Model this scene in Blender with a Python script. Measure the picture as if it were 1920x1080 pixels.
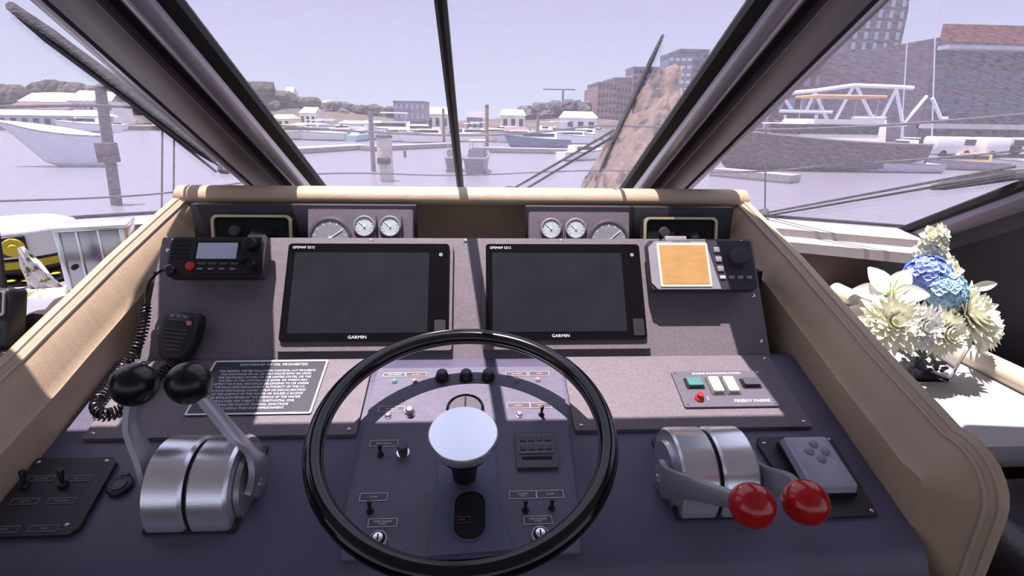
import bpy, bmesh, math, random
from mathutils import Vector, Matrix, noise
for o in list(bpy.data.objects): bpy.data.objects.remove(o)
SC = bpy.context.scene
COL = SC.collection
R = math.radians
# ------------------------------------------------------------------ camera
CAM = Vector((0, 0, 1.6))
YAW, PITCH, ROLL, FPX = R(3.3816), R(17.592), R(0.9), 1000.0
_r = Vector((math.cos(YAW), -math.sin(YAW), 0))
_f = Vector((math.sin(YAW)*math.cos(PITCH), math.cos(YAW)*math.cos(PITCH), -math.sin(PITCH)))
_u = _r.cross(_f)
CR = _r*math.cos(ROLL) + _u*math.sin(ROLL)
CU = -_r*math.sin(ROLL) + _u*math.cos(ROLL)
CF = _f
cd = bpy.data.cameras.new('camera'); cam = bpy.data.objects.new('camera', cd); COL.objects.link(cam)
cd.sensor_width = 36; cd.lens = 36*FPX/1920; cd.clip_start = .02; cd.clip_end = 3000
cam.matrix_world = Matrix((( CR.x, CU.x, -CF.x, CAM.x), (CR.y, CU.y, -CF.y, CAM.y), (CR.z, CU.z, -CF.z, CAM.z), (0, 0, 0, 1)))
SC.camera = cam
SC.view_settings.view_transform = 'Standard'; SC.view_settings.look = 'None'
SC.view_settings.gamma = 1; SC.view_settings.use_curve_mapping = False
SC.view_settings.exposure = 0.2
# ------------------------------------------------------------------ sky and sun
w = bpy.data.worlds.new('sky'); SC.world = w; w.use_nodes = True
nt = w.node_tree; nt.nodes.clear()
wo = nt.nodes.new('ShaderNodeOutputWorld'); bg = nt.nodes.new('ShaderNodeBackground')
tc = nt.nodes.new('ShaderNodeTexCoord'); sp = nt.nodes.new('ShaderNodeSeparateXYZ'); rp = nt.nodes.new('ShaderNodeValToRGB')
nt.links.new(tc.outputs['Generated'], sp.inputs[0]); nt.links.new(sp.outputs['Z'], rp.inputs[0])
rp.color_ramp.elements[0].position = 0.0; rp.color_ramp.elements[0].color = (.66, .74, .86, 1)
rp.color_ramp.elements[1].position = .8; rp.color_ramp.elements[1].color = (.9, .98, 1.25, 1)
_e = rp.color_ramp.elements.new(.18); _e.color = (.53, .55, .76, 1)
_e = rp.color_ramp.elements.new(.42); _e.color = (.82, .87, 1.1, 1)
nt.links.new(rp.outputs[0], bg.inputs[0]); bg.inputs[1].default_value = 1.0
nt.links.new(bg.outputs[0], wo.inputs[0])
sd = bpy.data.lights.new('sun', 'SUN'); sun = bpy.data.objects.new('sun', sd); COL.objects.link(sun)
sd.energy = 10.5; sd.angle = R(.55); sd.color = (1, .93, .84)
SUNDIR = Vector((-.125, -.02, .99)).normalized()
sun.rotation_euler = SUNDIR.to_track_quat('Z', 'Y').to_euler(); sun.location = (0, 0, 30)
# ------------------------------------------------------------------ helpers
def lin(c):
    if isinstance(c, str):
        c = c.lstrip('#'); c = tuple(int(c[i:i+2], 16)/255 for i in (0, 2, 4))
    return tuple(x/12.92 if x <= .04045 else ((x+.055)/1.055)**2.4 for x in c) + (1,)
MATS = {}
def M(name, col='#808080', rough=.5, metal=0, var=0, scale=40, bump=0, bscale=None, spec=.5, emit=0, stretch=None):
    if name in MATS: return MATS[name]
    m = bpy.data.materials.new(name); m.use_nodes = True; n = m.node_tree; b = n.nodes['Principled BSDF']
    c = lin(col)
    b.inputs['Base Color'].default_value = c; b.inputs['Roughness'].default_value = rough
    b.inputs['Metallic'].default_value = metal; b.inputs['Specular IOR Level'].default_value = spec
    if emit:
        b.inputs['Emission Color'].default_value = c; b.inputs['Emission Strength'].default_value = emit
    if var or bump:
        t = n.nodes.new('ShaderNodeTexCoord'); mp = n.nodes.new('ShaderNodeMapping')
        n.links.new(t.outputs['Object'], mp.inputs[0])
        if stretch: mp.inputs['Scale'].default_value = stretch
        if var:
            nz = n.nodes.new('ShaderNodeTexNoise'); nz.inputs['Scale'].default_value = scale; nz.inputs['Detail'].default_value = 5
            rr = n.nodes.new('ShaderNodeValToRGB'); n.links.new(mp.outputs[0], nz.inputs[0]); n.links.new(nz.outputs[0], rr.inputs[0])
            rr.color_ramp.elements[0].position = .3; rr.color_ramp.elements[1].position = .7
            rr.color_ramp.elements[0].color = tuple(x*(1-var) for x in c[:3])+(1,)
            rr.color_ramp.elements[1].color = tuple(min(1, x*(1+var)) for x in c[:3])+(1,)
            n.links.new(rr.outputs[0], b.inputs['Base Color'])
        if bump:
            n2 = n.nodes.new('ShaderNodeTexNoise'); n2.inputs['Scale'].default_value = bscale or scale; n2.inputs['Detail'].default_value = 4
            bp = n.nodes.new('ShaderNodeBump'); bp.inputs['Strength'].default_value = bump; bp.inputs['Distance'].default_value = .002
            n.links.new(mp.outputs[0], n2.inputs[0]); n.links.new(n2.outputs[0], bp.inputs['Height']); n.links.new(bp.outputs[0], b.inputs['Normal'])
    MATS[name] = m; return m

class G:
    """collects shapes and links them as one mesh object"""
    def __init__(s): s.bm = bmesh.new()
    def box(s, c, d, bev=0, seg=2, rot=None, taper=None):
        r = bmesh.ops.create_cube(s.bm, size=1); vs = r['verts']
        for v in vs:
            v.co = Vector((v.co.x*d[0], v.co.y*d[1], v.co.z*d[2]))
            if taper and v.co.z > 0: v.co.x *= taper; v.co.y *= taper
        if bev:
            es = list({e for v in vs for e in v.link_edges})
            q = bmesh.ops.bevel(s.bm, geom=es, offset=bev, segments=seg, affect='EDGES', profile=.5, clamp_overlap=True)
            vs = list({v for f in q['faces'] for v in f.verts} | {v for v in vs if v.is_valid})
        T = Matrix.Translation(c)
        if rot: T = T @ rot
        done = set()
        for v in vs:
            if v.is_valid and v not in done: v.co = T @ v.co; done.add(v)
        return s
    def rings(s, rings, close=True, caps=True):
        V = [[s.bm.verts.new(p) for p in r] for r in rings]
        n = len(V[0])
        for a, b in zip(V, V[1:]):
            for i in range(n if close else n-1):
                j = (i+1) % n
                try: s.bm.faces.new((a[i], a[j], b[j], b[i]))
                except ValueError: pass
        if caps and close:
            for r in (V[0][::-1], V[-1]):
                try: s.bm.faces.new(r)
                except ValueError: pass
        return s
    def lathe(s, prof, org=(0, 0, 0), rot=None, seg=32, sx=1, sy=1):
        T = Matrix.Translation(org) @ (rot or Matrix())
        rs = []
        for r, z in prof:
            r = max(r, 1e-5)
            rs.append([T @ Vector((r*sx*math.cos(2*math.pi*i/seg), r*sy*math.sin(2*math.pi*i/seg), z)) for i in range(seg)])
        return s.rings(rs)
    def sphere(s, c, r, seg=24, sc=(1, 1, 1), rot=None):
        n = seg//2
        T = Matrix.Translation(c) @ (rot or Matrix())
        return s.rings([[T @ Vector((r*sc[0]*math.sin(max(1e-3, math.pi*k/n) if k < n else math.pi-1e-3)*math.cos(2*math.pi*i/seg),
                   r*sc[1]*math.sin(max(1e-3, math.pi*k/n) if k < n else math.pi-1e-3)*math.sin(2*math.pi*i/seg),
                   -r*sc[2]*math.cos(math.pi*k/n))) for i in range(seg)] for k in range(n+1)])
    def cyl(s, a, b, r0, r1=None, seg=16):
        a, b = Vector(a), Vector(b); r1 = r0 if r1 is None else r1
        q = (b-a).to_track_quat('Z', 'Y').to_matrix().to_4x4()
        return s.lathe([(r0, 0), (r1, (b-a).length)], a, q, seg)
    def tube(s, pts, r, seg=8, flat=1):
        pts = [Vector(p) for p in pts]; rs = []; up = None
        for i, p in enumerate(pts):
            d = (pts[min(i+1, len(pts)-1)] - pts[max(i-1, 0)]).normalized()
            if up is None: up = d.orthogonal().normalized()
            up = (up - d*up.dot(d)).normalized(); sd_ = d.cross(up)
            rr = r[i] if isinstance(r, (list, tuple)) else r
            rs.append([p + up*rr*math.cos(2*math.pi*k/seg) + sd_*rr*flat*math.sin(2*math.pi*k/seg) for k in range(seg)])
        return s.rings(rs)
    def prism(s, poly, z0, z1, T=None, bev=0):
        T = T or Matrix()
        return s.rings([[T @ Vector((x, y, z0)) for x, y in poly], [T @ Vector((x, y, z1)) for x, y in poly]])
    def face(s, pts):
        s.bm.faces.new([s.bm.verts.new(p) for p in pts]); return s
    def build(s, name, mat, parent=None, smooth=35, at=None):
        me = bpy.data.meshes.new(name)
        bmesh.ops.recalc_face_normals(s.bm, faces=s.bm.faces[:])
        s.bm.to_mesh(me); s.bm.free()
        if smooth:
            for p in me.polygons: p.use_smooth = True
            me.set_sharp_from_angle(angle=R(smooth))
        me.materials.append(mat)
        o = bpy.data.objects.new(name, me); COL.objects.link(o)
        if parent: o.parent = parent
        if at is not None: o.matrix_local = at if isinstance(at, Matrix) else Matrix.Translation(at)
        return o
def tag(o, label=None, cat=None, group=None, kind=None):
    for k, v in (('label', label), ('category', cat), ('group', group), ('kind', kind)):
        if v: o[k] = v
    return o
def thing(name, label, cat, T=None, group=None):
    o = bpy.data.objects.new(name, None); COL.objects.link(o); o.empty_display_size = .05
    if T is not None: o.matrix_world = T if isinstance(T, Matrix) else Matrix.Translation(T)
    return tag(o, label, cat, group)
def struct(o): o['kind'] = 'structure'; return o
def rrect(w_, h_, r, n=4, cx=0, cy=0):
    out = []
    for qx, qy, a0 in ((1, 1, 0), (-1, 1, 90), (-1, -1, 180), (1, -1, 270)):
        for k in range(n+1):
            a = R(a0 + 90*k/n); out.append((cx+qx*(w_/2-r)+r*math.cos(a), cy+qy*(h_/2-r)+r*math.sin(a)))
    return out
def text(body, size, mat, parent, loc, name='lettering', align='CENTER', sx=1, depth=.0001, rot=None, spacing=1):
    cu = bpy.data.curves.new('t', 'FONT'); cu.body = body; cu.size = size; cu.align_x = align; cu.align_y = 'CENTER'
    cu.extrude = depth; cu.resolution_u = 2; cu.space_line = spacing
    t = bpy.data.objects.new('t', cu); COL.objects.link(t); bpy.context.view_layer.update()
    me = bpy.data.meshes.new_from_object(t.evaluated_get(bpy.context.evaluated_depsgraph_get()))
    bpy.data.objects.remove(t); bpy.data.curves.remove(cu)
    me.materials.clear(); me.materials.append(mat); me.name = name
    o = bpy.data.objects.new(name, me); COL.objects.link(o); o.parent = parent
    o.matrix_local = Matrix.Translation(loc) @ (rot or Matrix()) @ Matrix.Diagonal((sx, 1, 1, 1))
    return o
# the line of sight through a point of the photograph met with a plane of the place (metres)
def sight(px, py): return CF + CR*((px-960)/FPX) + CU*((540-py)/FPX)
def on_plane(px, py, pt, n):
    d = sight(px, py); pt = Vector(pt); n = Vector(n); return CAM + d*((pt-CAM).dot(n)/d.dot(n))
def on_z(px, py, z): return on_plane(px, py, (0, 0, z), (0, 0, 1))
def on_y(px, py, y): return on_plane(px, py, (0, y, 0), (0, 1, 0))
# frames of the two instrument panels: x to the right, y up the slope, z out of the surface
def frame(tilt, y0=.839, z0=1.206):
    c, s = math.cos(R(tilt)), math.sin(R(tilt))
    return Matrix(((1, 0, 0, 0), (0, c, -s, y0), (0, s, c, z0), (0, 0, 0, 1)))
FA, FB = frame(55.5), frame(18)
T3 = Matrix.Translation
XC = -.026

# ------------------------------------------------------------------ materials
m_vinyl = M('black_vinyl', '#58536a', .42, var=.12, scale=9, bump=.25, bscale=420)
m_lam = M('textured_laminate', '#70676f', .55, var=.2, scale=160, bump=.25, bscale=600, stretch=(1, 3, 1))
m_dark = M('dark_board', '#2b2730', .5, var=.1, scale=80)
m_blk = M('black_plastic', '#17151a', .35)
m_blks = M('satin_black', '#201e24', .5, bump=.1, bscale=500)
m_gloss = M('gloss_black', '#0d0c10', .12)
m_void = M('deep_black', '#060506', .8)
m_leather = M('cream_leather', '#b39d84', .5, var=.06, scale=14, bump=.3, bscale=500)
m_pipe = M('cream_piping', '#b7a594', .5, bump=.2, bscale=600)
m_alu = M('brushed_aluminium', '#f0f0f4', .24, metal=.8, bump=.06, bscale=30, stretch=(2, 40, 40))
m_alug = M('cast_aluminium', '#a5a3ac', .38, metal=.6)
m_chrome = M('chrome', '#e4e4e8', .12, metal=1)
m_hub = M('satin_metal_cap', '#f2f6fb', .30, metal=.9)
m_white = M('white_lettering', '#e8e6ee', .6)
m_grey = M('grey_plastic', '#8a8790', .45)
m_greyd = M('dark_grey_plastic', '#4a4750', .45)
m_red = M('red_plastic', '#b01a1c', .18, spec=.6)
m_redl = M('red_button', '#c8332f', .35)
m_ball = M('black_ball', '#141114', .28)
m_cream = M('cream_plastic', '#d8cfb8', .45)
m_green = M('green_lens', '#3f9a7c', .3)
m_pink = M('pink_lens', '#c27f83', .3)
m_scr = M('dark_display', '#23262c', .16, var=.12, scale=22)
m_lcd = M('grey_display', '#b8c4d2', .3)
m_amber = M('amber_display', '#b78f5b', .35, var=.06, scale=60)
m_dial = M('dial_face', '#8f9398', .35)
m_dialw = M('dial_face_pale', '#c9d2d6', .3, var=.1, scale=400)
m_gold = M('brass_frame', '#cfc2a0', .35, metal=.3)
m_ledge = M('white_ledge_laminate', '#aca6a3', .55, var=.06, scale=60)
m_pill = M('pillar_vinyl', '#54464f', .5, bump=.1, bscale=300)
m_pilm = M('pillar_metal', '#8f8898', .3, metal=.25)
m_rub = M('black_rubber', '#060506', .75)
m_wall = M('dark_wall', '#28242b', .6)
m_ceil = M('ceiling_liner', '#c9c3c3', .8)
m_rail = M('shaded_rail', '#4d4650', .5, metal=.3)  # stainless bow rail, its shadow put into a dark base colour
m_steel = M('stainless_steel', '#9c98a0', .3, metal=.8)

def screw(parent, u, s, h, r=.0028, mat=None):
    o = G().lathe([(r, 0), (r, .0008), (r*.6, .0018), (0, .0021)], (0, 0, 0), seg=12).box((0, 0, .0021), (r*1.3, r*.25, .0003))
    return o.build('screw', mat or m_chrome, parent, at=(u, s, h))

# ================================================================== SETTING: cabin
RK = Vector((0, .879, -.477)); RN = Vector((0, .477, .879))     # direction down the windscreen, outward normal
FB0 = Vector((0, 1.626, 1.34))                                   # foot of the front glass
def pane(a, b, name, top=1.98, off=0):
    # sheet swept up the rake from the foot line a-b
    a, b = Vector(a), Vector(b); g = G()
    ua = a - RK*((top-a.z)/.477); ub = b - RK*((top-b.z)/.477)
    n = (b-a).cross(RK).normalized(); n = n if n.z > 0 else -n
    g.rings([[p + n*k for p in (a, b, ub, ua)] for k in (0, .006)])
    return g
# woven shade cloth bonded to the glass: part see-through, part lit weave
mg = bpy.data.materials.new('shaded_glass'); mg.use_nodes = True; n = mg.node_tree; n.nodes.clear()
out = n.nodes.new('ShaderNodeOutputMaterial'); tr = n.nodes.new('ShaderNodeBsdfTransparent'); tr.inputs[0].default_value = (.97, .95, 1, 1)
tl = n.nodes.new('ShaderNodeBsdfTranslucent'); mx = n.nodes.new('ShaderNodeMixShader')
tcx = n.nodes.new('ShaderNodeTexCoord'); mpx = n.nodes.new('ShaderNodeMapping'); mpx.inputs['Scale'].default_value = (45, 330, 330)
nz = n.nodes.new('ShaderNodeTexNoise'); nz.inputs['Scale'].default_value = 1; nz.inputs['Detail'].default_value = 3
n.links.new(tcx.outputs['Object'], mpx.inputs[0]); n.links.new(mpx.outputs[0], nz.inputs[0])
mr = n.nodes.new('ShaderNodeMapRange'); mr.inputs['From Min'].default_value = .25; mr.inputs['From Max'].default_value = .75
mr.inputs['To Min'].default_value = .03; mr.inputs['To Max'].default_value = .22
n.links.new(nz.outputs[0], mr.inputs[0]); n.links.new(mr.outputs[0], mx.inputs[0])
nz2 = n.nodes.new('ShaderNodeTexNoise'); nz2.inputs['Scale'].default_value = .35; nz2.inputs['Detail'].default_value = 2
n.links.new(mpx.outputs[0], nz2.inputs[0])
hs = n.nodes.new('ShaderNodeMixRGB'); hs.blend_type = 'MIX'; hs.inputs[0].default_value = .10; hs.inputs[1].default_value = (.17, .16, .20, 1)
n.links.new(nz2.outputs['Color'], hs.inputs[2]); n.links.new(hs.outputs[0], tl.inputs[0])
n.links.new(tr.outputs[0], mx.inputs[1]); n.links.new(tl.outputs[0], mx.inputs[2]); n.links.new(mx.outputs[0], out.inputs[0])
XL, XR = -.612, .570          # outer faces of the two front pillars
XLi, XRi = -.42, .383         # their inner edges
def foot(x):   # foot of the front glass at x
    return Vector((x, FB0.y, FB0.z))
SWL, SWR = Vector((-1.172-.10, 1.333-.05, 1.34)), Vector((1.12, 1.333, 1.34))
EL, ER = Vector((XL+.02, 1.60, 1.34)), Vector((XR-.02, 1.60, 1.34))
for i, (a, b) in enumerate(((foot(XLi-.01), foot(-.057)), (foot(-.057), foot(XRi+.01)), (SWL, EL), (ER, SWR))):
    o = struct(pane(a, b, 'w').build('window_%d' % (i+1), mg, smooth=0))
# front pillars: profile across (x) and out of the glass plane toward the cabin (d)
def pillar(x_in, x_out, nm):
    # fractions from the outer edge (0) to the glass (1); depth inward in metres
    segs = [('strip', m_pilm, [(0, .00), (.02, .022), (.06, .028), (.12, .026), (.14, .0)]),
            ('groove', m_rub, [(.13, 0), (.13, .018), (.215, .018), (.215, 0)]),
            ('cover', m_pill, [(.205, 0), (.21, .030), (.25, .040), (.58, .046), (.60, .044), (.61, 0)]),
            ('groove', m_rub, [(.60, 0), (.60, .030), (.70, .026), (.70, 0)]),
            ('bead', m_pilm, [(.675, 0), (.68, .026), (.72, .037), (.78, .042), (.84, .038), (.885, .026), (.90, 0)]),
            ('gasket', m_rub, [(.885, -.004), (.89, .020), (1.0, .014), (1.0, -.004)])]
    root = thing(nm, None, None, T3((0, 0, 0))); root['kind'] = 'structure'
    base = FB0 + RK*.05
    L = 1.35
    for pn, mt, prof in segs:
        rings = []
        for t in (0, L):
            rings.append([base - RK*t + Vector((x_out+(x_in-x_out)*f, 0, 0)) - RN*d for f, d in prof])
        struct(G().rings(rings).build(pn, mt, root, smooth=50))
    # pale seam line beside the groove
    x = x_out+(x_in-x_out)*.59
    struct(G().tube([base + Vector((x, 0, 0)) - RN*.046, base - RK*L + Vector((x, 0, 0)) - RN*.046], .0007).build('seam', m_grey, root))
pillar(XLi, XL, 'trim_1'); pillar(XRi, XR, 'trim_2')
# centre mullion
b0 = foot(-.0575) + RK*.05
struct(G().rings([[b0 - RK*t + Vector((dx, 0, 0)) - RN*d for dx, d in ((-.0085, -.006), (-.0085, .012), (-.003, .018), (.003, .018), (.0085, .012), (.0085, -.006))] for t in (0, 1.35)]).build('trim_3', m_rub))
# outer pillar at the right end of the side glass, with its gasket
def outer_pillar(P, sgn, nm):
    root = thing(nm, None, None, T3((0, 0, 0))); root['kind'] = 'structure'
    ax = Vector((sgn, -.30, 0)).normalized(); nn = ax.cross(RK).normalized(); nn = nn if nn.z < 0 else -nn
    for pn, mt, prof in (('gasket', m_rub, [(-.012, -.004), (-.012, .012), (.0, .016), (.002, -.004)]),
                         ('frame', m_pilm, [(.0, 0), (.002, .03), (.02, .038), (.05, .036), (.055, 0)]),
                         ('groove', m_rub, [(.05, 0), (.05, .02), (.075, .02), (.075, 0)])):
        struct(G().rings([[P + RK*.01 - RK*t + ax*f + nn*d for f, d in prof] for t in (0, 1.4)]).build(pn, mt, root, smooth=50))
outer_pillar(SWR, 1, 'trim_4'); outer_pillar(SWL, -1, 'trim_5')
# window ledges on both sides of the helm
for sgn, S, E, nm, nm2 in ((1, SWR, Vector((.50, 1.655, 1.34)), 'trim_6', 'trim_7'), (-1, SWL, Vector((-.55, 1.655, 1.34)), 'trim_8', 'trim_9')):
    back = Vector((0, -.10, 0)); dz = Vector((0, 0, 1))
    S = S + Vector((sgn*.0, 0, 0))
    struct(G().rings([[S+Vector((0, .012, 0)), E+Vector((0, .012, 0)), E+Vector((0, .012, .006)), S+Vector((0, .012, .006))], [S, E, E+dz*.009, S+dz*.009]]).build(nm+'_', m_rub)).name = 'trim_%d' % (10+(sgn > 0))
    q = [S-dz*.003, E-dz*.003, E+Vector((0, -.085 if sgn > 0 else -.055, -.016)), S+Vector((0, -.085 if sgn > 0 else -.055, -.016))]
    struct(G().rings([[p-dz*.02 for p in q], q]).build(nm, m_ledge, smooth=0))
    S2 = S+Vector((-sgn*.0, 0, 0)); ww = .15 if sgn > 0 else .105
    q = [S2+Vector((0, -.07, -.035)), E+Vector((0, -.07, -.035)), E+Vector((0, -ww, -.040)), S2+Vector((0, -ww, -.040))]
    if sgn > 0: struct(G().rings([[p-dz*.026 for p in q], q]).build(nm2, m_ledge, smooth=0))
# side walls below and beside the glass, ceiling, floor, rear wall
m_brown = M('brown_locker_front', '#4a3a38', .6, var=.1, scale=8)
def slab(pts, th, name, mat):
    pts = [Vector(p) for p in pts]; nn = (pts[1]-pts[0]).cross(pts[2]-pts[0]).normalized()
    return struct(G().rings([pts, [p+nn*th for p in pts]]).build(name, mat, smooth=0))
slab([(1.20, 1.56, .0), (1.20, -2.2, 0), (1.20, -2.2, 1.0), (1.20, .25, 1.0), (1.20, .25, 1.93), (1.20, 1.30, 1.335), (1.20, 1.56, 1.27)], -.05, 'wall_right', m_wall)
slab([(-1.36, 1.45, .0), (-1.36, -2.2, 0), (-1.36, -2.2, 1.0), (-1.36, .25, 1.0), (-1.36, .25, 1.9), (-1.36, 1.2, 1.34)], .05, 'wall_left', m_wall)
slab([(-1.4, 1.52, 0), (1.3, 1.52, 0), (1.3, 1.52, 1.27), (-1.4, 1.52, 1.27)], -.03, 'wall_front', m_brown)
zc = 1.855; yc = 1.626-(zc-1.34)/.543 + .012
slab([(-1.6, -2.2, zc), (1.6, -2.2, zc), (1.6, yc-.02, zc), (.75, yc+.07, zc), (.62, yc, zc), (-.70, yc, zc), (-.82, yc+.07, zc), (-1.6, yc-.02, zc)], .05, 'ceiling', m_ceil)
slab([(-1.6, -2.2, 0), (1.6, -2.2, 0), (1.6, 1.6, 0), (-1.6, 1.6, 0)], -.05, 'floor', M('teak_sole', '#6b4a35', .5, var=.2, scale=20))
slab([(-1.4, -2.2, 0), (1.3, -2.2, 0), (1.3, -2.2, .95), (-1.4, -2.2, .95)], -.05, 'wall_back', m_ceil)

# ================================================================== HELM CONSOLE
con = thing('helm_console', 'black vinyl yacht helm console with grey instrument panels', 'console', T3((XC, .6, 0)))
CI = T3((-XC, -.6, 0))          # parts below are written in cabin coordinates
def cpart(g, name, mat, T=None, smooth=35): return g.build(name, mat, con, smooth=smooth, at=CI @ (T or Matrix()))
# lower dash: long padded sheet with rolled front
prof = [(.02, -.012), (0, 0)] + [(-.335*k/6, 0) for k in range(1, 7)] + [(-.350, -.003), (-.362, -.010), (-.370, -.020), (-.378, -.024), (-.386, -.018),
        (-.400, -.008), (-.420, -.006), (-.440, -.014), (-.455, -.032), (-.462, -.06), (-.455, -.12)]
rg = []
for x in (-.603, .551): rg.append([FB @ Vector((x, s, h)) for s, h in prof] + [FB @ Vector((x, -.42, -.14)), FB @ Vector((x, .02, -.14))])
cpart(G().rings(rg), 'lower_dash', m_vinyl)
# upper instrument board
cpart(G().prism(rrect(1.078, .2235, .004, 2, -.0285, .111), -.018, 0), 'upper_board', m_lam, FA)
cpart(G().box((XC, .965, 1.25), (1.12, .03, .16)), 'board_backing', m_void)
# console cabinet beneath, down to the floor
cpart(G().box((XC, .80, .50), (1.12, .62, .98), .02), 'cabinet', m_vinyl)
for (cx_, w_) in ((-.3735, .381), (.320, .366)):
    g = G().prism(rrect(w_, .158, .004, 2), 0, .006)
    pl = cpart(g, 'dash_plate', m_lam, FB @ T3((cx_, -.083, 0)))
    for a in (-1, 1):
        for b in (-1, 1): screw(pl, a*(w_/2-.011), b*.070, .006)
for u, s in ((-.548, .217), (-.202, .218), (-.030, .218), (.147, .218), (.488, .217), (.497, .111), (.499, .026), (-.555, .198)):
    G().lathe([(.0035, 0), (.0035, .001), (.002, .0025), (0, .003)], seg=12).build('bolt', m_chrome, con, at=CI @ FA @ T3((u, s, 0)))
# rear board behind the upper instruments, shelf floor and black boxes
cpart(G().box((-.370, 1.145, 1.36), (.462, .02, .125), .002), 'rear_board', m_dark)
cpart(G().box((.322, 1.145, 1.36), (.456, .02, .125), .002), 'rear_board', m_dark)
cpart(G().box((XC, 1.08, 1.30), (1.15, .21, .01)), 'shelf', m_void)
# leather surround
sur = thing('padded_surround', 'cream leather padded coaming wrapping the back and sides of the helm console', 'coaming', T3((XC, 1.2, 1.0)))
SI = T3((-XC, -1.2, -1.0))
def side(sg):
    out_ = [(1.245, 1.444), (1.10, 1.402), (.95, 1.357), (.854, 1.325), (.76, 1.2945), (.703, 1.275), (.64, 1.257), (.60, 1.2452)]
    # rounded nose
    c = Vector((.548, 1.165)); r = .070
    for k in range(0, 9):
        a = R(80+ (180-80)*k/8); out_.append((c.x + r*math.cos(a)*1.0, c.y + r*math.sin(a)*.98))
    out_ += [(.4785, 1.12), (.480, 1.05), (.484, .98), (.49, .90)]
    P = [Vector(p) for p in out_]
    def nrm(i):
        d = (P[min(i+1, len(P)-1)]-P[max(i-1, 0)]).normalized(); return Vector((-d.y, d.x)) # inward
    N = [nrm(i) for i in range(len(P))]; LIM = [.2 if i < 6 else .058 for i in range(len(P))]
    N = [v if (Vector((.75, 1.0))-P[i]).dot(v) > 0 else -v for i, v in enumerate(N)]
    loops = []
    for off, x in ((.02, .640), (.004, .640), (0, .636), (0, .630), (.003, .622), (.010, .612), (.020, .603), (.032, .595), (.045, .588), (.055, .583), (.058, .579)):
        loops.append([Vector((XC+sg*x, P[i].x+N[i].x*off, P[i].y+N[i].y*off)) for i in range(len(P))])
    return loops, P, N
for sg in (-1, 1):
    loops, P, N = side(sg)
    g = G().rings(loops, close=False, caps=False)
    for lp, yb in ((loops[-1], 1.0), (loops[0], 1.0)):
        g.face(list(lp) + [Vector((lp[-1].x, .62, .90)), Vector((lp[0].x, 1.245, 1.0))])
    o = g.build('side_pad', m_leather, sur, at=SI, smooth=60)
    o['label'] = 'left padded side' if sg < 0 else 'right padded side'
    for off, x in ((.0015, .6245), (.0075, .6125)):
        G().tube([Vector((XC+sg*x, P[i].x+N[i].x*off, P[i].y+N[i].y*off)) for i in range(len(P))], .0022, 6).build('piping', m_pipe, o)
# back pad
bp_ = [(1.232, 1.27), (1.230, 1.400), (1.215, 1.410), (1.196, 1.414), (1.187, 1.422), (1.188, 1.432), (1.195, 1.442), (1.207, 1.449), (1.222, 1.451), (1.238, 1.447), (1.247, 1.435), (1.250, 1.41), (1.250, 1.27)]
back = G().rings([[Vector((x, a, b)) for a, b in bp_] for x in (XC-.636, XC-.3, XC, XC+.3, XC+.636)]).build('back_pad', m_leather, sur, at=SI, smooth=60)
G().tube([(XC-.62, 1.239, 1.4475), (XC+.62, 1.239, 1.4475)], .002, 6).build('piping', m_pipe, back)

# ------------------------------------------------------------------ gauge pods
def gauge(parent, u, s, r, name, pale, ang, h=.0):
    g = G().lathe([(r*1.08, 0), (r*1.08, .004), (r, .0055), (r*.93, .0055), (r*.93, .003), (0, .003)], seg=40).build(name, m_grey if pale else m_greyd, parent, at=(u, s, h))
    f = G().lathe([(r*.92, .0031), (r*.92, .0036), (0, .0036)], seg=40).build('dial', m_dialw if pale else m_dial, g)
    t = G()
    for k in range(11):
        a = R(220-26*k); c_, s_ = math.cos(a), math.sin(a)
        t.box((r*.78*c_, r*.78*s_, .0038), (r*.14, r*.035, .0003), rot=Matrix.Rotation(a, 4, 'Z'))
    t.build('scale_marks', m_white if not pale else m_greyd, g)
    a = R(ang)
    G().box((r*.34*math.cos(a), r*.34*math.sin(a), .0045), (r*.82, r*.05, .0005), rot=Matrix.Rotation(a, 4, 'Z')).lathe([(r*.1, .0038), (r*.1, .0055), (0, .0055)], seg=12).build('needle', m_white, g)
    return g
def pod(sg, T):
    t = thing('gauge_pod', 'grey gauge pod behind the %s chartplotter, one large dial and two small dials' % ('left' if sg < 0 else 'right'), 'gauges', T, 'gauge pods behind the console')
    G().prism(rrect(.214, .098, .003, 2), -.03, 0).build('face_plate', m_lam, t)
    f = -sg
    gauge(t, -f*.062, -.012, .041, 'large_gauge', False, 35 if sg < 0 else 40)
    for k, u in enumerate((.010, .062)):
        b = G().prism(rrect(.046, .048, .004, 2), 0, .009).build('gauge_mount', m_lam, t, at=(f*u, .012, 0))
        gauge(b, 0, 0, .0205, 'small_gauge', True, 140, .009)
    return t
def vframe(x, y, z, tilt): 
    c, s = math.cos(R(tilt)), math.sin(R(tilt)); return Matrix(((1, 0, 0, x), (0, c, -s, y), (0, s, c, z), (0, 0, 0, 1)))
pod(-1, vframe(-.251, 1.105, 1.370, 72)); pod(1, vframe(.207, 1.105, 1.367, 72))
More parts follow.
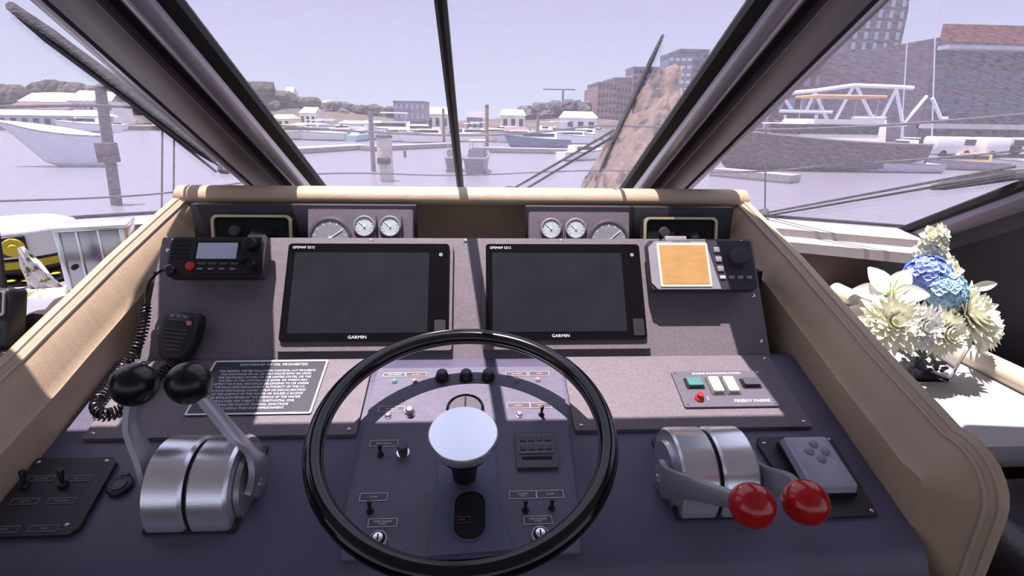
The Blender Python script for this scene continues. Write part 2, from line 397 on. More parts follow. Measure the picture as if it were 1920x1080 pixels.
# recessed black instruments with brass-coloured frames
for sg, x in ((-1, -.470), (1, .425)):
    t = thing('recessed_instrument', 'black recessed instrument with a thin brass frame in the %s rear corner of the console' % ('left' if sg < 0 else 'right'), 'instrument', vframe(x, 1.105, 1.363, 78), 'framed recesses in the rear board')
    ro, ri = rrect(.160, .085, .012, 4), rrect(.150, .075, .009, 4)
    G().prism(rrect(.158, .083, .010, 4), -.028, .0).build('housing', m_void, t)
    g = G(); a = [Vector((x_, y_, 0)) for x_, y_ in ro]; b = [Vector((x_, y_, .006)) for x_, y_ in ro]; c = [Vector((x_, y_, .006)) for x_, y_ in ri]; d = [Vector((x_, y_, 0)) for x_, y_ in ri]
    g.rings([a, b, c, d, a], caps=False).build('frame', m_gold, t)
    G().lathe([(.012, 0), (.010, .008), (0, .008)], seg=20).build('dial', m_greyd, t, at=(-.035, .010, 0))
    G().box((.02, .004, .003), (.05, .02, .004), .001).build('display', m_gloss, t)

# ------------------------------------------------------------------ chartplotters
def plotter(u0, u1, which):
    cu = (u0+u1)/2; W = u1-u0
    t = thing('chartplotter', '%s large dark chartplotter screen in grey frame on the console, %s' % (('left', 'next to the radio') if which == 0 else ('right', 'next to the amber display')), 'display', FA @ T3((cu, .112, 0)), 'chartplotters')
    G().prism(rrect(W, .197, .004, 2), 0, .011).build('mounting_frame', m_lam, t)
    G().prism(rrect(W-.012, .176, .006, 3, 0, .005), .011, .017).build('bezel', m_gloss, t)
    G().prism(rrect(.234, .145, .002, 2, -.0115, .0035), .017, .0174).build('screen', m_scr, t)
    text('GARMIN', .0075, m_white, t, (-.0115, -.0765, .0172), sx=1.1)
    text('GPSMAP 5212', .0065, m_white, t, (-W/2+.013, .0855, .0172), align='LEFT')
    G().prism(rrect(.019, .03, .002, 2), .017, .0185).build('card_door', m_blks, t, at=(W/2-.020, -.062, 0))
    G().lathe([(.0035, .017), (.0035, .0182), (0, .0182)], seg=12).build('power_button', m_grey, t, at=(W/2-.021, .072, 0))
    return t
plotter(-.346, -.052, 0); plotter(.001, .293, 1)

# ------------------------------------------------------------------ marine radio
t = thing('marine_radio', 'black marine radio with a grey display and a red button, upper left of the console', 'radio', FA @ T3((-.449, .172, 0)))
G().prism(rrect(.158, .072, .008, 4), .020, .038).box((0, 0, .010), (.13, .05, .022)).build('body', m_blks, t)
G().prism(rrect(.150, .064, .006, 3), .038, .040).build('face', m_blk, t)
G().prism(rrect(.073, .035, .003, 3, 0, .010), .040, .0406).build('display_frame', m_gloss, t)
G().prism(rrect(.066, .029, .001, 1, 0, .010), .0406, .0410).build('display', m_lcd, t)
for k in range(5):
    G().box((-.060, .028-k*.0075, .0402), (.030, .003, .0012), .0004).build('speaker_slot', m_void, t)
G().lathe([(.0075, .040), (.007, .044), (0, .0445)], seg=20).build('distress_button', m_redl, t, at=(-.040, -.018, 0))
for k in range(4): G().box((-.022+k*.018, -.0135, .041), (.013, .004, .002), .0008).build('soft_key', m_greyd, t)
for k in range(4): G().box((-.024+k*.018, -.0225, .041), (.009, .003, .002), .0008).build('key', m_grey, t)
for u, s, r in ((.056, .020, .0115), (.046, -.006, .008), (.062, -.018, .008)):
    G().lathe([(r, .040), (r*.9, .052), (r*.75, .054), (0, .054)], seg=24).box((0, r*.5, .054), (r*.12, r*.6, .0008)).build('knob', m_blk, t, at=(u, s, 0))
G().lathe([(.008, .03), (.009, .044), (.005, .047), (0, .047)], seg=16).build('microphone_plug', m_blk, t, at=(-.071, -.024, 0))
# bracket tabs at the top edge of the board
for u, nm in ((-.4, 'radio'), (.360, 'amber display')):
    tag(G().box((0, 0, .006), (.030 if u < 0 else .040, .012, .012), .001).build('mounting_tab', m_grey, None, at=FA @ T3((u, .218, 0))), 'small grey mounting tab above the %s' % nm, 'bracket')
# handheld microphone with coiled cord
mt_ = FA @ T3((-.496, .036, .004)) @ Matrix.Rotation(R(-6), 4, 'Z')
t = thing('handheld_microphone', 'black handheld microphone with coiled cord hanging below the radio', 'microphone', mt_)
pf = [(-.029, .036), (-.027, .041), (.027, .041), (.029, .036), (.029, -.008), (.020, -.034), (.012, -.040), (-.012, -.040), (-.020, -.034), (-.029, -.008)]
G().rings([[Vector((x*k, y*k, z)) for x, y in pf] for k, z in ((.92, .004), (1, .010), (1, .026), (.93, .032), (.80, .034))]).build('body', m_blks, t, smooth=50)
for k in range(6): G().box((0, .010-k*.0065, .0345), (.036-.002*k, .0022, .0015)).build('speaker_slat', m_greyd, t)
G().box((-.002, .029, .034), (.034, .010, .002), .001).build('key_pad', m_greyd, t)
for k in range(3): G().box((-.012+k*.010, .032, .036), (.006, .003, .0015)).build('key', m_grey, t)
G().lathe([(.0042, .034), (.004, .037), (0, .0372)], seg=16).build('channel_button', m_pink, t, at=(.017, .022, 0))
G().box((.0305, .010, .018), (.005, .03, .012), .002).build('push_to_talk_key', m_blk, t)
G().box((0, .02, .002), (.02, .03, .006)).build('hanger_clip', m_blk, t)
# cord (a part of the microphone): world points -> helix
def W2L(o, p): return o.matrix_world.inverted() @ Vector(p)
bpy.context.view_layer.update()
def spline(P, n=14):
    P = [Vector(p) for p in P]; out = []
    for i in range(len(P)-1):
        p0, p1, p2, p3 = P[max(i-1, 0)], P[i], P[i+1], P[min(i+2, len(P)-1)]
        for k in range(n):
            q = k/n; out.append(.5*((2*p1)+(p2-p0)*q+(2*p0-5*p1+4*p2-p3)*q*q+(-p0+3*p1-3*p2+p3)*q**3))
    return out+[P[-1]]
lead = [FA @ Vector(v) for v in ((-.520, .148, .040), (-.536, .146, .040), (-.552, .130, .036), (-.558, .105, .032), (-.556, .090, .03))]
G().tube([W2L(t, p) for p in spline(lead)], .0022, 6).build('cord_lead', m_rub, t)
path = spline([FA @ Vector((-.556, .090, .03)), FA @ Vector((-.553, .05, .03)), FA @ Vector((-.560, .012, .03)), FB @ Vector((-.572, -.03, .018)), FB @ Vector((-.577, -.075, .014)),
    FB @ Vector((-.572, -.108, .013)), FB @ Vector((-.552, -.122, .012)), FB @ Vector((-.530, -.110, .013)), FB @ Vector((-.515, -.075, .014)), FB @ Vector((-.503, -.035, .018)), FA @ Vector((-.495, -.002, .022))], 60)
tot = 0; hel = []; up = Vector((1, 0, 0))
for a, b in zip(path, path[1:]):
    d = (b-a); tot += d.length; d.normalize(); up = (up-d*up.dot(d)).normalized(); sd_ = d.cross(up)
    ph = tot/.0058*2*math.pi
    hel.append(W2L(t, a + (up*math.cos(ph)+sd_*math.sin(ph))*.0068))
# resample finer
fine = []
tot = 0; up = Vector((1, 0, 0))
for a, b in zip(path, path[1:]):
    d0 = (b-a); L = d0.length; d = d0.normalized(); up = (up-d*up.dot(d)).normalized(); sd_ = d.cross(up)
    nn = max(2, int(L/.0005))
    for k in range(nn):
        ph = (tot+L*k/nn)/.0058*2*math.pi
        fine.append(W2L(t, a+d0*(k/nn)+(up*math.cos(ph)+sd_*math.sin(ph))*.0068))
    tot += L
G().tube(fine, .0018, 5).build('coiled_cord', m_blk, t)

# ------------------------------------------------------------------ amber display unit
t = thing('radar_display', 'charcoal display unit with amber screen and big round knob, upper right of console', 'display', FA @ T3((.391, .158, 0)))
G().prism(rrect(.190, .092, .006, 4), .018, .038).box((0, .0, .012), (.17, .07, .024)).build('body', M('charcoal_plastic', '#35323b', .45), t)
pts = [(-.095+.012, .044), (-.095, .032), (-.095, -.034), (-.095+.010, -.046), (.028, -.046), (.010, .044)]
G().prism(pts, .038, .041).build('screen_surround', m_grey, t, smooth=0)
G().prism(rrect(.092, .082, .002, 2, -.034, -.001), .041, .0425).build('screen_frame', m_cream, t)['label'] = 'pale frame around the amber screen'
G().prism(rrect(.084, .073, .001, 2, -.034, -.001), .0425, .043).build('screen', m_amber, t)
text('FURUNO', .0065, m_greyd, t, (-.034, .0425, .0412), sx=1.2)
G().lathe([(.0165, .038), (.016, .052), (.014, .056), (0, .057)], seg=32).build('knob', M('charcoal_knob', '#3b3842', .5), t, at=(.066, .012, 0))
for k in range(3): G().box((.030+k*.001, .028-k*.018, .039), (.011, .010, .004), .001).build('key', m_grey, t)
for k, c in enumerate((m_lcd, m_grey, m_grey, m_grey)): G().box((.034+k*.016, -.024, .039), (.010, .006, .004), .001).build('key', c, t)

# ------------------------------------------------------------------ warning placard
t = thing('notice_placard', 'dark engraved notice placard with white border and lines of small text, left dash', 'placard', FB @ T3((-.348, -.066, .006)) )
G().prism(rrect(.184, .116, .002, 2), 0, .0022).build('plate', M('placard_plate', '#33323f', .4), t)
g = G(); a, b = rrect(.184, .116, .002, 1), rrect(.178, .110, .001, 1)
g.rings([[Vector((x, y, .0022)) for x, y in a], [Vector((x, y, .0027)) for x, y in a], [Vector((x, y, .0027)) for x, y in b], [Vector((x, y, .0022)) for x, y in b]], caps=False).build('border', m_white, t, smooth=0)
text('DISCHARGE OF OIL PROHIBITED', .0075, m_white, t, (0.006, .048, .0023), sx=1.0)
body = ['THE FEDERAL WATER POLLUTION CONTROL ACT PROHIBITS', 'THE DISCHARGE OF OIL OR OILY WASTE INTO OR UPON', 'THE NAVIGABLE WATERS OF THE UNITED STATES, OR THE',
        'WATERS OF THE CONTIGUOUS ZONE, OR WHICH MAY', 'AFFECT NATURAL RESOURCES BELONGING TO OR UNDER', 'THE EXCLUSIVE MANAGEMENT AUTHORITY OF THE U.S.,',
        'IF SUCH DISCHARGE CAUSES A FILM OR DISCOLORATION', 'OF THE SURFACE OF THE WATER OR CAUSES A SLUDGE', 'OR EMULSION BENEATH THE SURFACE OF THE WATER.',
        'VIOLATORS ARE SUBJECT TO SUBSTANTIAL CIVIL', 'PENALTIES AND/OR CRIMINAL SANCTIONS', 'INCLUDING FINES AND IMPRISONMENT.']
text('\n'.join(body), .0062, m_white, t, (0, -.006, .0023), sx=.88, spacing=1.16)

# ------------------------------------------------------------------ fire and shutdown panel
t = thing('engine_shutdown_panel', 'grey control panel with green and ivory rocker switches and red button, right dash', 'control panel', FB @ T3((.391, -.085, .006)))
m_pl = M('panel_plate', '#5f5b66', .45)
G().prism(rrect(.152, .078, .002, 2), 0, .004).build('plate', m_pl, t)
text('ENGINE SHUTDOWN SYSTEM', .0062, m_white, t, (.0, .033, .0042), sx=1.0)
text('FIREBOY MARINE', .0085, m_white, t, (.036, -.028, .0042), sx=.9)
for u, mm, w_, h_, s_ in ((-.046, M('green_rocker', '#4f7f7c', .4), .024, .017, .010), (-.013, m_cream, .017, .032, .004), (.012, m_cream, .017, .032, .004), (.048, m_greyd, .026, .015, .009)):
    f = G().prism(rrect(w_+.006, h_+.006, .002, 2), .004, .0055).build('rocker_switch', m_blk if mm is not m_cream else m_greyd, t, at=(u, s_, 0))
    G().prism(rrect(w_, h_, .002, 2), .0055, .011).build('rocker', mm, f)
G().lathe([(.0075, .004), (.0075, .007), (.0055, .009), (.005, .015), (0, .0155)], seg=20).build('push_button', m_redl, t, at=(-.048, -.022, 0))
text('1', .010, m_white, t, (-.034, -.022, .0042))
for a in (-1, 1):
    for b in (-1, 1): screw(t, a*.070, b*.034, .004, .002)

# ------------------------------------------------------------------ centre switch panel
t = thing('switch_panel', 'dark centre switch panel behind the steering wheel with toggles, keys and small labels', 'switch panel', FB @ T3((-.0225, -.185, 0)))
O = lambda u, s: (u+.0225, s+.185)
pts = [(-.172, -.026), (.133, -.026), (.123, -.290), (.118, -.345), (-.166, -.345), (-.174, -.290)]
G().prism([O(*p) for p in pts], 0, .005).build('plate', M('centre_plate', '#605b70', .5, var=.08, scale=100, bump=.2, bscale=500), t, smooth=0)
pts = [(-.061, -.150), (.017, -.150), (.019, -.222), (.022, -.290), (.036, -.340), (-.066, -.345), (-.056, -.28), (-.0615, -.222)]
G().prism([O(*p) for p in pts], .005, .008).build('column_cover', M('column_cover', '#565873', .45), t, smooth=0)
o = G().prism(rrect(.039, .066, .018, 6), .008, .0082).build('slot', m_void, t, at=(*O(-.016, -.294), 0))
g = G(); a, b = rrect(.043, .070, .0195, 6), rrect(.039, .066, .0175, 6)
g.rings([[Vector((x, y, .008)) for x, y in a], [Vector((x, y, .0095)) for x, y in a], [Vector((x, y, .0095)) for x, y in b], [Vector((x, y, .0082)) for x, y in b]], caps=False).build('slot_rim', M('column_cover'), o)
def label_plate(u, s, w_, h_, body, col=m_white, sz=.0042, par=None, z=.005, fill=None):
    p = par or t
    loc = (*O(u, s), z) if p is t else (u, s, z)
    q = G(); a, b = rrect(w_, h_, .001, 1), rrect(w_-.0014, h_-.0014, .0006, 1)
    q.rings([[Vector((x, y, 0)) for x, y in a], [Vector((x, y, .0007)) for x, y in a], [Vector((x, y, .0007)) for x, y in b], [Vector((x, y, .0004)) for x, y in b]], caps=False)
    q.face([(x, y, .0004) for x, y in b])
    e = q.build('label_plate', fill or m_greyd, p, smooth=0, at=loc)
    r_ = G().rings([[Vector((x, y, .0007)) for x, y in a], [Vector((x, y, .0009)) for x, y in a], [Vector((x, y, .0009)) for x, y in b], [Vector((x, y, .0007)) for x, y in b]], caps=False).build('border', col, e, smooth=0)
    text(body, sz, col, e, (0, 0, .0008), spacing=.9)
def toggle(par, u, s, z, lean=12, L=.013, mat=m_blk):
    b = G().lathe([(.0048, 0), (.0048, .002), (.0035, .004), (.003, .005)], seg=6).build('toggle_switch', m_blk if mat is m_blk else m_chrome, par, at=(u, s, z))
    G().lathe([(.0016, 0), (.0030, L), (.0026, L+.001), (0, L+.0014)], (0, 0, .004), Matrix.Rotation(R(-lean), 4, 'X'), 12).build('toggle_lever', mat, b)
def lamp(u, s, mm, r=.0042):
    b = G().lathe([(r*1.25, 0), (r*1.25, .001), (r, .002), (r, .003)], seg=16).build('indicator_light', m_grey, t, at=(*O(u, s), .005))
    G().lathe([(r*.9, .003), (r*.6, .0045), (0, .005)], seg=16).build('lens', mm, b)
pinkt = M('pink_lettering', '#d9b3ae', .6)
label_plate(-.143, -.042, .036, .009, 'NAV LIGHT', m_white); label_plate(-.108, -.042, .034, .009, 'ALARM', pinkt)
label_plate(.057, -.043, .036, .010, 'OIL PRESS', pinkt); label_plate(.094, -.043, .034, .010, 'TEMP', pinkt)
lamp(-.141, -.057, m_green); lamp(-.109, -.057, m_pink); lamp(.056, -.057, m_pink); lamp(.091, -.057, m_pink)
for u in (-.065, -.026, .010):
    b = G().lathe([(.0115, 0), (.0115, .003), (.0095, .004), (.009, .012), (.0075, .014), (0, .0145)], seg=24).build('push_button', m_blk, t, at=(*O(u, -.050), .005))
    G().lathe([(.006, .0145), (.006, .015), (0, .015)], seg=20).build('button_cap', m_greyd, b)
g = G().lathe([(.029, 0), (.029, .004), (.026, .005), (.026, .003), (0, .003)], seg=36).build('rudder_gauge', m_gloss, t, at=(*O(-.026, -.118), .005))
G().lathe([(.0245, .003), (.0245, .0036), (0, .0036)], seg=36).build('dial', m_greyd, g)
G().box((0, .012, .004), (.0025, .022, .0006)).build('needle', m_void, g)
label_plate(-.138, -.115, .040, .010, 'PANEL LT', m_white); label_plate(.056, -.112, .036, .011, 'HORN', pinkt); label_plate(.091, -.112, .034, .011, 'WIPER', pinkt)
def cap(u, s, r, L, mm, nm='push_button'):
    b = G().lathe([(r*1.3, 0), (r*1.3, .002), (r*.8, .0025)], seg=20).build(nm, m_chrome, t, at=(*O(u, s), .005))
    G().lathe([(r*.8, .002), (r, .004), (r, L), (r*.8, L+.001), (0, L+.001)], seg=20).build('button_cap', mm, b)
cap(-.141, -.129, .004, .005, m_grey); cap(-.109, -.125, .006, .012, m_steel, 'rotary_knob'); cap(.056, -.131, .004, .005, m_chrome)
toggle(t, *O(.090, -.131), .005, -6, .017)
label_plate(-.140, -.179, .040, .011, 'ANCHOR LT'); toggle(t, *O(-.142, -.198), .005, 14); cap(-.111, -.196, .007, .016, m_greyd, 'rotary_knob')
# square trim tab control
b = G().prism(rrect(.058, .060, .002, 2), 0, .006).build('trim_tab_control', m_greyd, t, at=(*O(.076, -.198), .005))
G().prism(rrect(.050, .034, .001, 1), .006, .0075).build('key_pad', m_pl, b, at=(0, .009, 0))
for i in range(4):
    for j in range(2): G().box((-.018+i*.012, .017-j*.015, .008), (.009, .010, .002), .0008).build('key', m_greyd, b)
G().box((0, -.015, .0065), (.042, .004, .001)).build('slot', m_void, b)
label_plate(-.141, -.264, .036, .0115, 'STOP'); toggle(t, *O(-.142, -.284), .005, 14)
label_plate(-.124, -.300, .036, .0115, 'PORT ENGINE\nSTART', sz=.0036)
label_plate(.053, -.266, .036, .0115, 'ENGINE\nSYNC', sz=.0036); label_plate(.089, -.266, .036, .0115, 'STOP')
toggle(t, *O(.055, -.288), .005, 14); toggle(t, *O(.089, -.286), .005, 4)
label_plate(.070, -.302, .036, .0115, 'STBD ENGINE\nSTART', sz=.0036)
label_plate(-.026, -.301, .022, .009, 'TRIM', M('dull_red_lettering', '#8a5a5c', .6), z=.0082, fill=m_void)
for u, s in ((-.126, -.322), (.071, -.322)):
    b = G().lathe([(.0125, 0), (.0125, .002), (.0105, .004), (.009, .004), (.009, .001), (0, .001)], seg=28).build('ignition_switch', m_steel, t, at=(*O(u, s), .005))
    G().lathe([(.0085, .001), (.0085, .0045), (0, .0045)], seg=24).build('black_ring', m_void, b)
    k = G().lathe([(.0065, .0045), (.006, .007), (0, .0072)], seg=24).build('lock_cylinder', m_chrome, b)
    G().box((0, 0, .0073), (.0018, .008, .0006)).build('keyhole', m_void, k)

# ------------------------------------------------------------------ left switch plate and socket
t2 = thing('toggle_switch_plate', 'black switch plate with two dark toggles at the lower left of the dash', 'switch panel', FB @ T3((-.5475, -.250, 0)))
G().prism([(-.0545, .0555), (.0450, .0555), (.053, .048), (.060, -.046), (.052, -.0555), (-.0545, -.0555)], 0, .007).build('plate', m_dark, t2, smooth=0)
for u in (-.040, .007):
    b = G().lathe([(.0065, 0), (.0065, .003), (.0045, .006)], seg=6).build('toggle_switch', m_blk, t2, at=(u, .012, .007))
    G().lathe([(.0022, 0), (.0040, .018), (.0035, .020), (0, .0205)], (0, 0, .004), Matrix.Rotation(R(-25), 4, 'X'), 12).build('toggle_lever', m_blk, b)
for u, s, tx in ((-.028, .023, 'BLOWER'), (.020, .022, 'BILGE'), (-.026, -.010, 'AUTO'), (.018, -.010, 'MANUAL'), (-.026, -.047, 'PORT'), (.020, -.047, 'STBD')):
    label_plate(u, s, .034, .0085, tx, m_grey, .0042, t2, .007, m_dark)
for u, s in ((-.048, .049), (.040, .049), (.044, -.043)): screw(t2, u, s, .007, .0026)
t3_ = thing('power_socket', 'round black power socket with flip cap beside the left switch plate', 'socket', FB @ T3((-.4725, -.237, 0)))
G().lathe([(.0155, 0), (.0155, .005), (.0135, .007), (0, .007)], seg=28).build('cap', m_blks, t3_)
G().lathe([(.0095, .007), (.0095, .0085), (.0085, .0085), (.0085, .0075), (0, .0075)], seg=24).box((0, .0145, .005), (.010, .006, .006), .001).build('cap_ring', m_greyd, t3_)

# ------------------------------------------------------------------ remote keypad on right
t = thing('remote_keypad', 'grey keypad with four round buttons on a black plate at the right of the dash', 'keypad', FB @ T3((.465, -.243, 0)))
pts = [(-.056, .063), (.056, .063), (.050, -.064), (-.036, -.066), (-.050, -.050), (-.062, .050)]
G().prism(pts, 0, .005).build('mounting_plate', m_dark, t, smooth=0)
G().prism(rrect(.072, .090, .004, 3, .0, .006), .005, .014).build('base', m_blk, t)
G().rings([[Vector((x, y+.006, z)) for x, y in rrect(w_, h_, .004, 3)] for w_, h_, z in ((.068, .086, .014), (.064, .082, .024), (.058, .076, .0265))]).build('body', M('keypad_grey', '#a5a2b2', .4, var=.05, scale=200), t)
for u, s in ((0.004, .032), (-.008, .020), (.015, .019), (.003, .007)):
    G().lathe([(.0062, .0262), (.006, .0285), (.004, .0298), (0, .030)], seg=20).build('button', m_grey, t, at=(u, s, 0))
for u, s in ((-.052, .052), (.050, .057), (.044, -.058)): screw(t, u, s, .005, .0026)

# ------------------------------------------------------------------ throttle controls
def throttle(u0, knobs, mat, which, words):
    # u0: centre between the two drums on the dash
    t = thing('engine_control', words, 'throttle', FB @ T3((u0, -.242, 0)), 'twin lever engine controls')
    RX = Matrix.Rotation(R(90), 4, 'Y')
    r = .063
    G().box((0, -.0, .003), (.112, .128, .006), .003).build('base_plate', m_blks, t)
    for sg in (-1, 1):
        G().lathe([(.0, -.0245), (r-.003, -.0245), (r, -.0215), (r, .0195), (r-.0015, .0215), (r-.0035, .0235), (0, .0235)], (sg*.0265, 0, .008), RX, 56).build('drum', m_alu, t)
    G().lathe([(r-.005, -.003), (r-.005, .003)], (0, 0, .008), RX, 48).build('drum_seam', m_void, t)
    for sg in (-1, 1):
        # cheek boss with bolt
        G().lathe([(.046, 0), (.044, .006), (.018, .010), (0, .010)], (sg*.051, 0, .008), RX if sg > 0 else Matrix.Rotation(R(-90), 4, 'Y'), 32).build('side_cheek', m_alug, t)
    for sg, (ku, ks, kh) in zip((-1, 1), knobs):
        K = Vector((ku-u0, ks+.242, kh))
        A_ = Vector((sg*.062, -.004 if which == 'L' else -.012, .016))
        if which == 'L':
            mid1 = A_ + Vector((sg*.006, .012, .030)); mid2 = A_.lerp(K, .5) + Vector((sg*.016, .006, .010))
            if sg > 0: mid2 = A_.lerp(K, .45) + Vector((.010, .004, .0))
        else:
            mid1 = A_ + Vector((sg*.003, -.022, .022)); mid2 = A_.lerp(K, .5) + Vector((sg*.014, -.004, .010))
        pth = spline([A_, mid1, mid2, K], 8)
        lv = G(); rings = []
        d0 = None
        for i, p in enumerate(pth):
            f = i/(len(pth)-1)
            d = (pth[min(i+1, len(pth)-1)]-pth[max(i-1, 0)]).normalized()
            side_ = Vector((1, 0, 0)); side_ = (side_-d*side_.dot(d)).normalized(); up_ = side_.cross(d)
            hw = .0058 - .0012*f; hh = .017*(1-f)**1.1 + .0078
            rings.append([p+side_*(hw*a)+up_*(hh*b) for a, b in ((-1, -.8), (-.7, -1), (.7, -1), (1, -.8), (1, .8), (.7, 1), (-.7, 1), (-1, .8))])
        lv.rings(rings).lathe([(.019, -.005), (.019, .005), (.015, .008), (0, .008)], A_, RX if sg > 0 else Matrix.Rotation(R(-90), 4, 'Y'), 24)
        lo = lv.build('lever', m_alug, t, smooth=40)
        G().lathe([(.007, .008), (.007, .010), (.004, .0102), (0, .0096)], A_, RX if sg > 0 else Matrix.Rotation(R(-90), 4, 'Y'), 16).build('pivot_bolt', m_chrome, lo)
        G().sphere(K, .0272 if which == 'L' else .0235, 32).build('knob', mat, lo)
    return t
throttle(-.3565, ((-.437, -.180, .130), (-.371, -.178, .130)), m_ball, 'L', 'twin lever engine control with two black ball knobs, left of the wheel')
throttle(.304, ((.283, -.366, .130), (.342, -.364, .130)), m_red, 'R', 'twin lever engine control with two red ball knobs, right of the wheel')

# ------------------------------------------------------------------ steering wheel
FW = frame(16.98, .609, 1.2145) @ T3((-.024, 0, 0))
t = thing('steering_wheel', 'glossy black steering wheel with pale round metal hub, centre of the helm', 'steering wheel', FW)
g = G(); NS, ns = 120, 20
g.rings([[Vector(((.187+.0125*math.cos(2*math.pi*k/ns))*math.cos(2*math.pi*i/NS), (.187+.0125*math.cos(2*math.pi*k/ns))*math.sin(2*math.pi*i/NS), .0125*math.sin(2*math.pi*k/ns))) for k in range(ns)] for i in range(NS+1)], caps=False)
rim = g.build('rim', m_gloss, t, smooth=80)
for rr in (.1752, ):
    g = G(); g.rings([[Vector(((rr+.0012*math.cos(2*math.pi*k/8))*math.cos(2*math.pi*i/NS), (rr+.0012*math.cos(2*math.pi*k/8))*math.sin(2*math.pi*i/NS), .0012*math.sin(2*math.pi*k/8))) for k in range(8)] for i in range(NS+1)], caps=False)
    g.build('rim_seam', m_greyd, rim)
G().lathe([(.038, -.012), (.0425, -.006), (.0442, .0), (.0442, .007), (.0425, .0095), (0, .0098)], (0, -.019, .006), seg=64).build('hub_cap', m_hub, t)
G().lathe([(.016, -.066), (.017, -.05), (.022, -.03), (.034, -.012), (.036, 0), (0, 0)], (0, -.019, -.004), seg=40).build('column', m_blks, t)

# ================================================================== SIDE TABLES
m_tab = M('pale_table_laminate', '#b4b0b2', .5, var=.05, scale=90)
m_bleather = M('black_leather', '#1f1b22', .32, bump=.5, bscale=60)
tb = thing('side_table', 'pale laminate side table with rounded cream edge rail, right of the console', 'table', T3((.87, 1.05, 0)))
G().prism([(-.225, -.34), (.22, -.34), (.22, .46), (-.225, .46)], 1.06, 1.10).build('tabletop', m_tab, tb, smooth=0)
G().box((0, .06, .55), (.40, .76, 1.02)).build('cabinet_base', m_brown, tb)
G().tube([(.205, -.36, 1.118), (.205, -.2, 1.118), (.205, .0, 1.118), (.205, .44, 1.118)], .023, 16).build('edge_rail', m_cream, tb)
tl_ = thing('side_table', 'white topped side table left of the console, carrying the cap', 'table', T3((-.98, 1.0, 0)))
G().prism([(-.34, -.75), (.30, -.75), (.30, .27), (-.34, .27)], 1.23, 1.27).build('tabletop', M('white_table_laminate', '#8b8d98', .45, var=.04, scale=90), tl_, smooth=0)
G().box((-.02, -.23, .62), (.60, .98, 1.20)).build('cabinet_base', m_brown, tl_)
cu_ = G().box((0, 0, 0), (.50, .50, .16), .06, 5).build('seat_cushion', m_bleather, None, at=T3((.925, .445, 1.0)))
tag(cu_, 'black leather cushion in front of the pale side table, right edge', 'cushion')
tag(G().box((.95, .45, .46), (.46, .46, .92), .01).build('seat_box', m_brown, None), 'dark seat box under the black leather cushion', 'seat')

# ------------------------------------------------------------------ vase
rnd = random.Random(4)
VP = on_z(1722, 702, 1.10)
t = thing('glass_vase', 'short square glass vase with dark pebbles on the pale side table', 'vase', T3(VP))
mgl = bpy.data.materials.new('clear_glass'); mgl.use_nodes = True
b = mgl.node_tree.nodes['Principled BSDF']; b.inputs['Base Color'].default_value = (.93, .95, .98, 1); b.inputs['Roughness'].default_value = .06
b.inputs['Transmission Weight'].default_value = 1; b.inputs['IOR'].default_value = 1.2
def sq(w_, z, r): return [Vector((x, y, z)) for x, y in rrect(w_, w_, r, 4)]
G().rings([sq(.075, 0, .012), sq(.082, .004, .014), sq(.108, .088, .018), sq(.100, .088, .016), sq(.076, .010, .012), sq(.01, .009, .003)]).build('vase_body', mgl, t, smooth=60)
mst = M('dark_pebbles', '#4a4058', .3, var=.4, scale=60)
g = G()
for i in range(90):
    z = rnd.uniform(.016, .046); q = .029+z*.10
    x, y = rnd.uniform(-q, q), rnd.uniform(-q, q)
    if abs(x-.0) < .012 and z > .028: continue
    g.sphere((x, y, z), rnd.uniform(.0045, .0068), 8, (1, 1, .7))
tag(g.build('pebbles', mst, None, at=T3(VP)), 'dark purple pebbles filling the bottom of the glass vase', 'pebbles', kind='stuff')
# ------------------------------------------------------------------ flowers
m_lily = M('white_petal', '#f6f6f0', .55, var=.04, scale=30); m_cpet = M('cream_petal', '#fbfbe6', .55, var=.07, scale=40)
m_ylw = M('yellow_green_heart', '#c3cf7a', .55); m_stem = M('green_stem', '#5f7a3c', .6, var=.2, scale=30)
m_b1 = M('blue_floret', '#a3b7f2', .6, var=.15, scale=25); m_b2 = M('sky_blue_floret', '#bfe2f4', .6, var=.12, scale=25); m_leaf = M('leaf_green', '#6c9440', .5, var=.25, scale=20)
def petal(g, T, L, W, lift=.3, curl=.5, n=6, m=4, pt=.8):
    rows = []
    for i in range(n+1):
        f = i/n; wdt = W*math.sin(math.pi*min(.98, max(.06, f**pt)))**.75
        r_ = L*f; z = lift*L*f - curl*L*f*f
        rows.append([T @ Vector((r_*math.cos(.0), wdt*(j/m-.5), z - .25*wdt*(1-(2*j/m-1)**2))) for j in range(m+1)])
    g.rings(rows, close=False, caps=False)
def head_frame(p, d):
    return T3(p) @ Vector(d).to_track_quat('Z', 'Y').to_matrix().to_4x4()
def stem(parent, p):
    a = parent.matrix_world.inverted() @ Vector(p); bq = parent.matrix_world.inverted() @ (VP+Vector((rnd.uniform(-.02, .02), rnd.uniform(-.02, .02), .03)))
    G().tube(spline([a, a.lerp(bq, .5)+Vector((0, 0, .0)), bq], 5), .0022, 6).build('stem', m_stem, parent)
